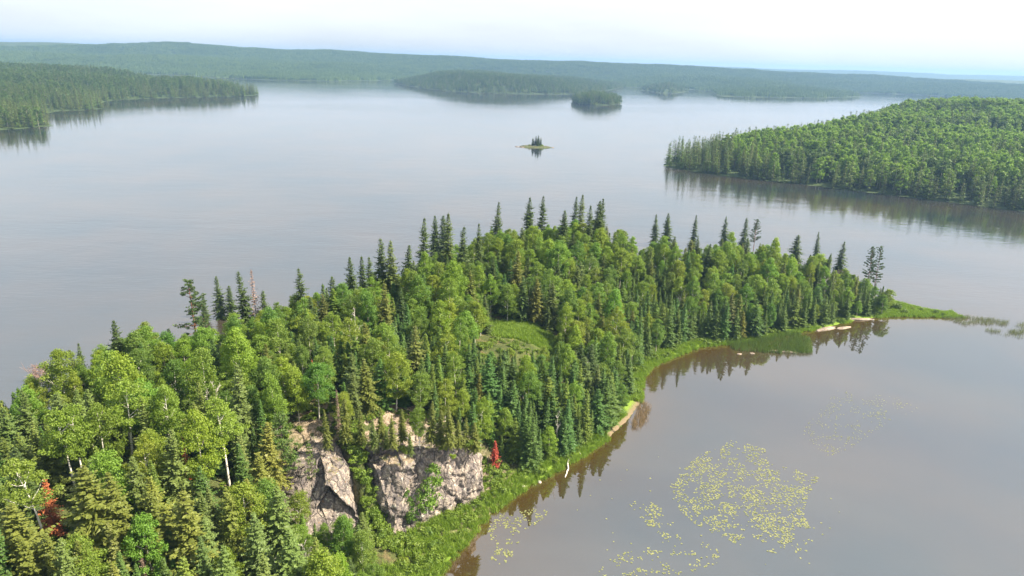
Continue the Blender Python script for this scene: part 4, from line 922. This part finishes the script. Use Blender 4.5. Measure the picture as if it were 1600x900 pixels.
def bush(seed, R, H, n, leaf, mat, lobes=6):
    r = np.random.default_rng(seed); b = Buf(); cs = np.stack([r.normal(0, R * 0.45, lobes), r.normal(0, R * 0.45, lobes), H * (0.3 + 0.45 * r.random(lobes))], 1)
    for c in cs:
        dv = unit(r.normal(0, 1, (n, 3))); pos = c + dv * [R * 0.5, R * 0.5, H * 0.32] * (r.random((n, 1)) ** 0.4); pos[:, 2] = np.maximum(pos[:, 2], 0.03)
        nn = unit(dv + r.normal(0, 0.6, (n, 3)) + [0, 0, 0.4]); u = unit(np.cross(nn, r.normal(0, 1, (n, 3)))); v = np.cross(nn, u); s = leaf * (0.6 + 0.8 * r.random((n, 1)))
        b.leaves(pos, u * s, v * s * 0.7, 0, np.clip(r.normal(0.5, 0.2) + r.normal(0, 0.14, n), 0, 1))
    return b
TUFT = [tuft(800 + i, 30, 0.8, 0.035, 0.55, M['grass']) for i in range(4)]
REED = [tuft(820 + i, 14, 1.5, 0.022, 0.5, M['reed'], 0.12) for i in range(3)]
BUSH = [bush(840 + i, 1.0, 1.2, 60, 0.13, M['bush']) for i in range(4)]
BUSHM = [b.mesh('bush', [M['bush']]) for b in BUSH]

def rand_near(n, line, side, lo, hi):
    """Random points lo..hi metres from a shoreline, towards the land (side > 0) or the water."""
    P_ = np.array(line); sg = np.diff(P_, axis=0); ln = np.hypot(*sg.T); c = np.concatenate([[0], np.cumsum(ln)])
    u = rng.random(n) * c[-1]; i = np.clip(np.searchsorted(c, u) - 1, 0, len(sg) - 1); t = (u - c[i]) / ln[i]
    nrm = np.stack([-sg[:, 1], sg[:, 0]], 1) / ln[:, None]; d = (lo + (hi - lo) * rng.random(n)) * side
    q = P_[i] + sg[i] * t[:, None] + nrm[i] * d[:, None]; return q[:, 0], q[:, 1]
shoreline = [p for p in BAY if p[1] >= 78]
# bright shore grass, thick on the apron under the cliff, round the bend and on the spit
gx, gy = rand_near(9000, shoreline, 1, -0.6, 9.0)
d = seg_dist(gx, gy, BAY); lim = np.where(gy < 112, 9.0, np.where(gy < 150, 3.2, np.where(gx < 62, 3.6, np.where(gx > 128, 6.0, 0.9))))
bare = (np.hypot(gx - 31, gy - 149) < 4.0) | ((np.hypot(gx - 26, gy - 141) < 6.0) & (seg_dist(gx, gy, BAY) < 1.2)) | (np.hypot(gx - 120, gy - 219) < 6.0) | (np.hypot(gx - 106, gy - 211) < 5.0)
k = (d < lim) & ~inside(gx, gy, BLOCK_P) & ~bare
gx, gy = gx[k], gy[k]
ex, ey = rng.random(5200) * 30 + CLEARING[0] - 15, rng.random(5200) * 22 + CLEARING[1] - 11; k = meadow(ex, ey) > 0.4; ex, ey = ex[k], ey[k]
sx_, sy_ = 128 + rng.random(2600) * 30, 218 + rng.random(2600) * 26; k = inside(sx_, sy_, LAND); sx_, sy_ = sx_[k], sy_[k]
gx, gy = np.concatenate([gx, ex, sx_]), np.concatenate([gy, ey, sy_])
scatter('shore_grass', np.stack([gx, gy, np.maximum(ground_z(gx, gy), -0.05)], 1), rng.random(len(gx)) * 6.28, 0.6 + 0.7 * rng.random(len(gx)), rng.integers(0, 4, len(gx)), TUFT, 'bright green grass along the bay shore, the spit and the clearing')
ux, uy = rng.random(30000) * 310 - 150, 52 + rng.random(30000) * 212
dbu, dku = seg_dist(ux, uy, BAY), seg_dist(ux, uy, BACK)
k = inside(ux, uy, LAND) & (dbu > 1.0) & (dku > 0.6) & ~inside(ux, uy, BLOCK_P) & ~inside(ux, uy, SLAB_P) & (meadow(ux, uy) < 0.35) & clip_view(ux, uy, 60) & (rng.random(30000) < np.where(dbu < 9, 0.8, 0.36)) & (ux < 131)
k &= ~((np.hypot(ux - 31, uy - 149) < 4.0) | (np.hypot(ux - 120, uy - 219) < 6.0) | (np.hypot(ux - 106, uy - 211) < 5.0))
ux, uy = ux[k], uy[k]
qx, qy = rand_near(150, [(-19, 95.5), (-22.3, 98.5), (-25.0, 102.5), (-27.2, 106.0), (-29.0, 109.5)], 1, -1.4, 1.4); ux, uy = np.concatenate([ux, qx]), np.concatenate([uy, qy])
qx, qy = rng.random(120) * 34 - 34, 109 + rng.random(120) * 9; k = (inside(qx, qy, BLOCK_P) | inside(qx, qy, SLAB_P)) == False; ux, uy = np.concatenate([ux, qx[k]]), np.concatenate([uy, qy[k]])
scatter('undergrowth', np.stack([ux, uy, ground_z(ux, uy) - 0.1], 1), rng.random(len(ux)) * 6.28, 0.45 + 0.75 * rng.random(len(ux)), rng.integers(0, 4, len(ux)), BUSHM, 'leafy undergrowth covering the forest floor and the shore apron')
# reeds
def px_scatter(n, poly, seed=0):
    q = np.array(poly, float); x = q[:, 0].min() + rng.random(n) * np.ptp(q[:, 0]); y = q[:, 1].min() + rng.random(n) * np.ptp(q[:, 1]); k = inside(x, y, [tuple(p) for p in poly])
    return x[k], y[k]
def on_water(x, y): return np.array([at(a, b) for a, b in zip(x, y)])
rx, ry = px_scatter(1500, [(1130, 534), (1180, 530), (1240, 520), (1266, 528), (1268, 552), (1215, 553), (1150, 548)])
p = on_water(rx, ry); scatter('reeds', p - [0, 0, 0.1], rng.random(len(p)) * 6.28, 0.7 + 0.5 * rng.random(len(p)), rng.integers(0, 3, len(p)), REED, 'green reeds standing in the shallow water off the bay shore')
rx, ry = px_scatter(2600, [(1470, 496), (1500, 493), (1560, 500), (1600, 506), (1600, 530), (1560, 522), (1520, 512)])
k = fbm(rx / 18, ry / 5, 3) > 0.47; p = on_water(rx[k], ry[k]); M['sedge'] = leaf_mat('sedge_blades', (0.10, 0.12, 0.06), (0.19, 0.20, 0.11), 0.2)
SEDGE = [tuft(830 + i, 7, 0.9, 0.02, 0.8, M['sedge'], 0.2) for i in range(3)]
scatter('sedge', p - [0, 0, 0.1], rng.random(len(p)) * 6.28, 0.7 + 0.6 * rng.random(len(p)), rng.integers(0, 3, len(p)), SEDGE, 'sparse grey-green sedge in the water beyond the tip of the spit')
rx, ry = px_scatter(260, [(985, 668), (1000, 628), (1016, 632), (1012, 655), (996, 672)])
p = on_water(rx, ry); M['dry'] = leaf_mat('dry_reed_blades', (0.16, 0.11, 0.06), (0.28, 0.20, 0.12), 0.2); DRY = [tuft(860 + i, 9, 1.3, 0.02, 0.5, M['dry'], 0.2) for i in range(2)]
scatter('dry_reeds', p - [0, 0, 0.1], rng.random(len(p)) * 6.28, 0.7 + 0.5 * rng.random(len(p)), rng.integers(0, 2, len(p)), DRY, 'dry brown reeds at the sandy corner of the bay shore')
# shrubs one can tell apart
STEM = []
for i in range(3):
    b = Buf(); r_ = np.random.default_rng(870 + i)
    for q in range(5): e = r_.normal(0, 0.5, 2); b.tube([[0, 0, -0.2], [e[0] * 0.5, e[1] * 0.5, 0.5], [e[0], e[1], 1.0]], [0.04, 0.03, 0.012], 4)
    STEM.append(b.mesh('stems', [M['bark_dark']]))
BIG = [bush(880 + i, 1.25, 1.7, 110, 0.12, M['bush'], 9).mesh('leaves', [M['bush']]) for i in range(3)]
def shrub(x, y, z, s, tint, label, group):
    t = bpy.data.objects.new('shrub', None); COL.objects.link(t); t.location = (x, y, z); t.scale = (s, s, s); t.rotation_euler = (0, 0, rng.random() * 6.28)
    i = int(rng.integers(3))
    for nm, me in (('stems', STEM[i]), ('leaves', BIG[i])):
        o = bpy.data.objects.new(nm, me); COL.objects.link(o); o.parent = t; o.color = (*tint, 1)
    return tag(t, label, 'shrub', group)
for x, y, s, tn, tc, lb in ((1402, 478, 1.5, '', (0.7, 0.75, 0.8), 'dark shrub at the foot of the twin pines'), (1388, 470, 1.6, '', (0.7, 0.8, 0.8), 'dense green shrub just below the twin pines'), (1415, 484, 1.1, '', (0.9, 0.95, 0.9), 'rounded shrub at the root of the green spit'),
                            (1462, 485, 1.0, '', (0.6, 0.7, 0.75), 'dark low shrub near the outer end of the spit'), (1440, 481, 0.9, '', (0.9, 0.95, 0.9), 'low shrub halfway out on the spit'), (1426, 480, 0.9, '', (1.1, 1.05, 0.9), 'light green shrub on the inner part of the spit'), (1474, 488, 0.7, '', (0.9, 1, 0.9), 'last small shrub before the tip of the spit'),
                            (600, 672, 0.9, '', (1, 1, 0.9), 'leafy shrub on the left brink of the cliff top'), (630, 700, 0.75, '', (1.1, 1.05, 0.9), 'bright shrub hanging over the cliff brink'), (690, 698, 0.6, '', (1.1, 1.05, 0.9), 'small tuft of leaves at the middle of the cliff brink'), (708, 712, 0.5, '', (1.15, 1.1, 0.9), 'little green plant on the upper cliff face'), (735, 690, 0.7, '', (1, 1, 0.9), 'shrub at the right end of the cliff brink')):
    z = 0.8 if x > 1300 else 13.9
    p = at(x, y, z + s * 0.8); zz_ = gz(p[0], p[1]) if x > 1300 else z - 0.2
    shrub(p[0], p[1], max(zz_, 0.1), s, tc, lb, 'shrubs on the spit' if x > 1300 else 'shrubs of the cliff')
for i in range(44):
    seg = [(-14, 84), (-13, 93), (-9.5, 102), (-4.0, 109.5), (2, 117), (9, 124), (17, 131), (26, 140), (32, 150)] if i < 30 else [(31, 160), (33, 168), (38, 178), (45, 185), (56, 194), (66, 198)]
    x, y = rand_near(1, seg, 1, 0.5, 4.5); z = gz(x[0], y[0])
    if inside(x, y, BLOCK_P)[0] or seg_dist(x, y, ring_b)[0] < 0.8 or z <= 0: continue
    tn, tc = [('yellow-green', (1.25, 1.1, 0.8)), ('bright green', (1, 1, 1)), ('deep green', (0.75, 0.85, 0.9))][int(rng.integers(3))]
    wh = 'under the cliff' if y[0] < 111 else 'by the white driftwood log' if y[0] < 128 else 'along the straight bay shore' if y[0] < 158 else 'round the grassy bend of the bay'
    shrub(x[0], y[0], z - 0.1, 0.45 + 0.5 * rng.random(), tc, f'{tn} shrub in the grass {wh}', 'shrubs ' + wh)
# gully fill: leafy shrubs climbing the shaded cleft
for i, (x, y, s) in enumerate(((-20.8, 96.8, 0.9), (-22.8, 99.0, 1.0), (-24.6, 101.5, 0.9), (-26.0, 103.8, 0.8), (-27.6, 106.5, 1.0), (-29.2, 109.4, 1.0))):
    shrub(x, y, gz(x, y), s, (0.8, 0.88, 0.85), ['lowest leafy shrub in the gully mouth', 'second shrub up the shaded gully', 'middle leafy shrub of the shaded gully', 'upper leafy shrub of the shaded gully', 'shrub under the head of the gully', 'shrub at the very head of the gully'][i], 'shrubs of the gully')

# ------------------------------------------------------------------ stones, ledges, driftwood
def stone(seed, sx, sy, sz, mat, sub=3):
    import bmesh
    bm = bmesh.new(); bmesh.ops.create_icosphere(bm, subdivisions=sub, radius=1)
    for v in bm.verts:
        q = v.co.copy(); k = 1 + 0.28 * mn.fractal(q * 1.1 + Vector((seed, 0, 0)), 1, 2, 4) + 0.10 * mn.noise(q * 4 + Vector((0, seed, 0)))
        v.co = Vector((q.x * sx * k, q.y * sy * k, q.z * sz * k))
    me = bpy.data.meshes.new('stone'); bm.to_mesh(me); bm.free(); me.materials.append(mat)
    for p_ in me.polygons: p_.use_smooth = True
    return me
pale_stone = plain_mat('pale_stone', [(0.3, (0.34, 0.29, 0.24)), (0.7, (0.55, 0.49, 0.42))], 1.2, bump=0.5)
for i, (x, y, s, lb) in enumerate(((742, 795, 0.62, 'big white boulder in the shore grass below the cliff'), (817, 761, 0.5, 'pale boulder at the water edge below the red spruce'), (843, 752, 0.42, 'pale round boulder standing in the shallows'))):
    p = at(x, y, 0.2); tag(obj('boulder', stone(i + 1, s, s * 0.85, s * 0.7, pale_stone), None, (p[0], p[1], max(gz(p[0], p[1]), -0.1) + 0.12), i), lb, 'boulder', 'pale boulders of the bay shore')
for i, (x, y, sx, sy, sz, rz, lb) in enumerate(((1222, 549, 4.2, 0.6, 0.28, -0.12, 'long pale flat rock lying in the water off the reeds'), (1345, 499, 4.6, 0.9, 0.5, 0.12, 'pale rocky ledge at the foot of the point'), (1290, 514, 4.6, 1.0, 0.5, 0.45, 'pale rocky ledge along the shore left of the point'), (1318, 512, 3.0, 0.8, 0.25, 0.4, 'low brown flat rock in the shallows by the ledges'),
                                                (1155, 553, 0.8, 0.45, 0.2, 0.3, 'left of two small flat stones in the bay'), (1175, 552, 0.7, 0.4, 0.2, -0.2, 'right of two small flat stones in the bay'))):
    p = at(x, y, 0.1); tag(obj('flat_rock', stone(20 + i, sx, sy, sz, shore_rock, 4), None, (p[0], p[1], 0.05), rz), lb, 'rock', 'flat rocks of the far bay shore')
def log(pts, r0, label):
    b = Buf(); P_ = np.array([at(x, y, z) for x, y, z in pts]); t = np.linspace(0, 1, 12); tt = np.linspace(0, 1, len(P_))
    Q = np.stack([np.interp(t, tt, P_[:, k]) for k in range(3)], 1); Q[1:-1] += rng.normal(0, 0.06, (10, 3))
    b.tube(Q, r0 * np.linspace(1.1, 0.5, 12), 7); b.tube([Q[4], Q[4] + [0.3, 0.2, 0.5]], [r0 * 0.5, 0.03], 5)
    tag(obj('driftwood_log', b.mesh('driftwood_log', [M['deadwood']], True)), label, 'driftwood', 'driftwood along the bay shore')
log([(893, 712, 0.5), (887, 722, 0.3), (888, 733, 0.25), (883, 746, 0.05)], 0.19, 'crooked white driftwood log reaching into the water')
log([(914, 692, 0.4), (921, 699, 0.2)], 0.10, 'short pale log in the shore grass right of the white driftwood')
log([(903, 702, 0.4), (908, 710, 0.2)], 0.12, 'thin pale log beside the crooked white driftwood')
log([(632, 676, 16.0), (642, 694, 15.4)], 0.14, 'grey fallen trunk lying on the cliff top')

# ------------------------------------------------------------------ lily pads
def lily_mat():
    return leaf_mat('lily_pad', (0.115, 0.13, 0.045), (0.225, 0.225, 0.085), 0.05, 0.35, 0.5, 0.8)
lm = lily_mat(); PADS = []
for i in range(4):
    r_ = np.random.default_rng(900 + i); n = 14; a = np.linspace(0.22, 6.283 - 0.22, n); b = Buf(); rr = 0.135 * (1 + r_.normal(0, 0.05, n))
    top = np.stack([rr * np.cos(a), rr * np.sin(a) * 0.9, 0.012 + 0.03 * np.maximum(0, np.sin(a * 1.0 + i * 1.7)) ** 2], 1); low_ = top - [0, 0, 0.012]
    mid = top * [0.45, 0.45, 0.4] + [0, 0, 0.006]; V = np.concatenate([top, mid, low_])
    F_ = [[j, j + 1, n + j + 1, n + j] for j in range(n - 1)] + [[2 * n + j, 2 * n + j + 1, j + 1, j] for j in range(n - 1)] + [[n + j, n + j + 1, n + n - 2 - j, n + n - 1 - j] for j in range(n // 2 - 1)]
    b.add(V, F_, 0); PADS.append(b.mesh('lily_pad', [lm]))
PATCHES = [('in the big round patch out in the bay', 13000, [(1047, 759), (1068, 734), (1089, 713), (1143, 688), (1196, 700), (1205, 725), (1240, 733), (1280, 747), (1262, 775), (1256, 801), (1277, 850), (1240, 866), (1181, 862), (1097, 828), (1060, 795)], 0.46),
           ('in the small patch left of the big round one', 2000, [(984, 788), (1010, 780), (1050, 805), (1062, 847), (1040, 842), (1005, 815)], 0.47), ('in the loose patch at the bottom of the picture', 1700, [(990, 860), (1060, 840), (1130, 850), (1120, 880), (1060, 900), (935, 900), (940, 872)], 0.56),
           ('in the faint far patch toward the open bay', 3300, [(1250, 672), (1275, 650), (1307, 610), (1400, 620), (1440, 638), (1395, 655), (1330, 700), (1290, 715)], 0.49), ('by the shore below the white boulder', 1900, [(760, 825), (795, 793), (860, 795), (850, 812), (815, 832), (800, 880), (765, 885), (770, 850)], 0.49),
           ('lying singly between shore and patches', 110, [(850, 790), (1040, 690), (1330, 760), (1290, 880), (900, 890)], 0.2)]
allp = []
for pi, (nm, n, poly, th) in enumerate(PATCHES):
    x, y = px_scatter(n, poly); f = fbm(x / 13 + 9 * pi, y / 9, 3)
    w = 0.0
    if pi == 0: w = -0.16 * np.exp(-((x - 1222) / 20) ** 2 - ((y - 730) / 14) ** 2) + 0.07 * np.exp(-((x - 1160) / 70) ** 2 - ((y - 785) / 40) ** 2) - 0.12 * (y > 830)
    k = rng.random(len(x)) < np.clip((f + w - th + 0.10) * 2.6, 0, 0.55); allp += [(pi, *at(a, b)[:2]) for a, b in zip(x[k], y[k])]
allp = np.array(allp); dist = np.hypot(allp[:, 1], allp[:, 2])
per = {pi: np.where(allp[:, 0] == pi)[0] for pi in range(6)}
order = np.argsort(dist); one = set(order[:300].tolist())
for q in sorted(one):
    pi, x, y = int(allp[q, 0]), allp[q, 1], allp[q, 2]; s = 0.75 + 0.75 * rng.random()
    o = obj('lily_pad', PADS[int(rng.integers(4))], None, (x, y, 0.005 + 0.01 * rng.random()), rng.random() * 6.28, s)
    tag(o, 'pale yellow-green lily pad ' + PATCHES[pi][0], 'lily pad', 'lily pads ' + PATCHES[pi][0])
rest = [q for q in range(len(allp)) if q not in one]; p = np.stack([allp[rest, 1], allp[rest, 2], 0.006 + 0.012 * rng.random(len(rest))], 1)
sc_r = np.where(allp[rest, 0] == 3, 0.75, 1.0) * (0.75 + 0.75 * rng.random(len(rest)))
scatter('lily_pads', p, rng.random(len(p)) * 6.28, sc_r, rng.integers(0, 4, len(p)), PADS, 'all the other small pale lily pads floating in the patches of the bay')
print('pads', len(allp))

# ------------------------------------------------------------------ the islet out in the lake
ip = at(835, 230); IS = [(ip[0] + 15.5 * math.cos(a) * (1 + 0.18 * math.sin(3 * a + 1)), ip[1] + 6.5 * math.sin(a) * (1 + 0.15 * math.cos(2 * a))) for a in np.linspace(0, 6.283, 40, endpoint=False)]
X, Y = np.meshgrid(np.arange(ip[0] - 22, ip[0] + 22, 0.5), np.arange(ip[1] - 12, ip[1] + 12, 0.5)); I = inside(X, Y, IS); D = seg_dist(X, Y, IS + IS[:1])
Zi = np.where(I, 0.2 + 1.3 * ss(D / 4) + 0.8 * (fbm(X / 3, Y / 3) - 0.5), -0.3 - 0.1 * D)
tag(obj('islet', grid_mesh('islet', X, Y, Zi, I | (D < 1), [shore_turf], True)), 'tiny rocky islet with low turf far out on the lake', kind='structure')
for dx, dy, h, lb in ((-1.6, 1.5, 8.0, 'leftmost small spruce on the tiny islet'), (1.2, 2.0, 9.8, 'left of the two tall spruces on the tiny islet'), (3.8, 1.2, 10.6, 'tallest spruce on the tiny islet'), (6.2, 2.2, 8.4, 'rightmost spruce on the tiny islet'), (2.6, -0.8, 6.5, 'front spruce of the clump on the tiny islet')):
    plant('spruce_tree', KIND['spruce_tree'][int(rng.integers(5))], 15, (ip[0] + dx, ip[1] + dy, 1.0), h, (0.7, 0.8, 0.8), 1.25, lb, 'spruce', 'spruces on the islet')
for dx, dy, s, lb in ((-5, 0, 1.1, 'yellowish shrub left of the islet spruces'), (8, 0.5, 1.2, 'pale shrub right of the islet spruces'), (-2, 1.5, 1.1, 'green shrub against the left side of the islet spruces'), (6, -1.5, 1.0, 'shrub in front of the islet spruces')):
    shrub(ip[0] + dx, ip[1] + dy, 0.9, s, (1.1, 1.0, 0.9), lb, 'shrubs on the islet')
for i, (dx, dy, sx, lb) in enumerate(((-17, -1, 2.2, 'pale stone off the left end of the islet'), (18, 0, 1.6, 'dark stone off the right end of the islet'), (-12, -4, 3.0, 'flat pale stone on the near left edge of the islet'))):
    tag(obj('flat_rock', stone(50 + i, sx, 0.9, 0.45, shore_rock), None, (ip[0] + dx, ip[1] + dy, 0.1)), lb, 'rock', 'stones of the islet')

order_labels()
# ------------------------------------------------------------------ haze
def haze(density, color, top, aniso):
    b = Buf(); x, y0, y1 = 13000, -3000, 13000
    V = [(sx * x, yy, zz) for zz in (-6.0, top) for yy in (y0, y1) for sx in (-1, 1)]
    b.add(V, [[0, 2, 3, 1], [4, 5, 7, 6], [0, 1, 5, 4], [2, 6, 7, 3], [0, 4, 6, 2], [1, 3, 7, 5]])
    m, N, L, out = nodes('haze'); v = N('VolumePrincipled'); v.inputs['Color'].default_value = (*color, 1); v.inputs['Density'].default_value = density; v.inputs['Anisotropy'].default_value = aniso
    L(v.outputs[0], out.inputs['Volume']); return tag(obj('haze', b.mesh('haze', [m])), 'thin bluish summer haze over the lake and hills', kind='stuff')
haze(HAZE, HAZE_COLOR, 152.0, 0.2)
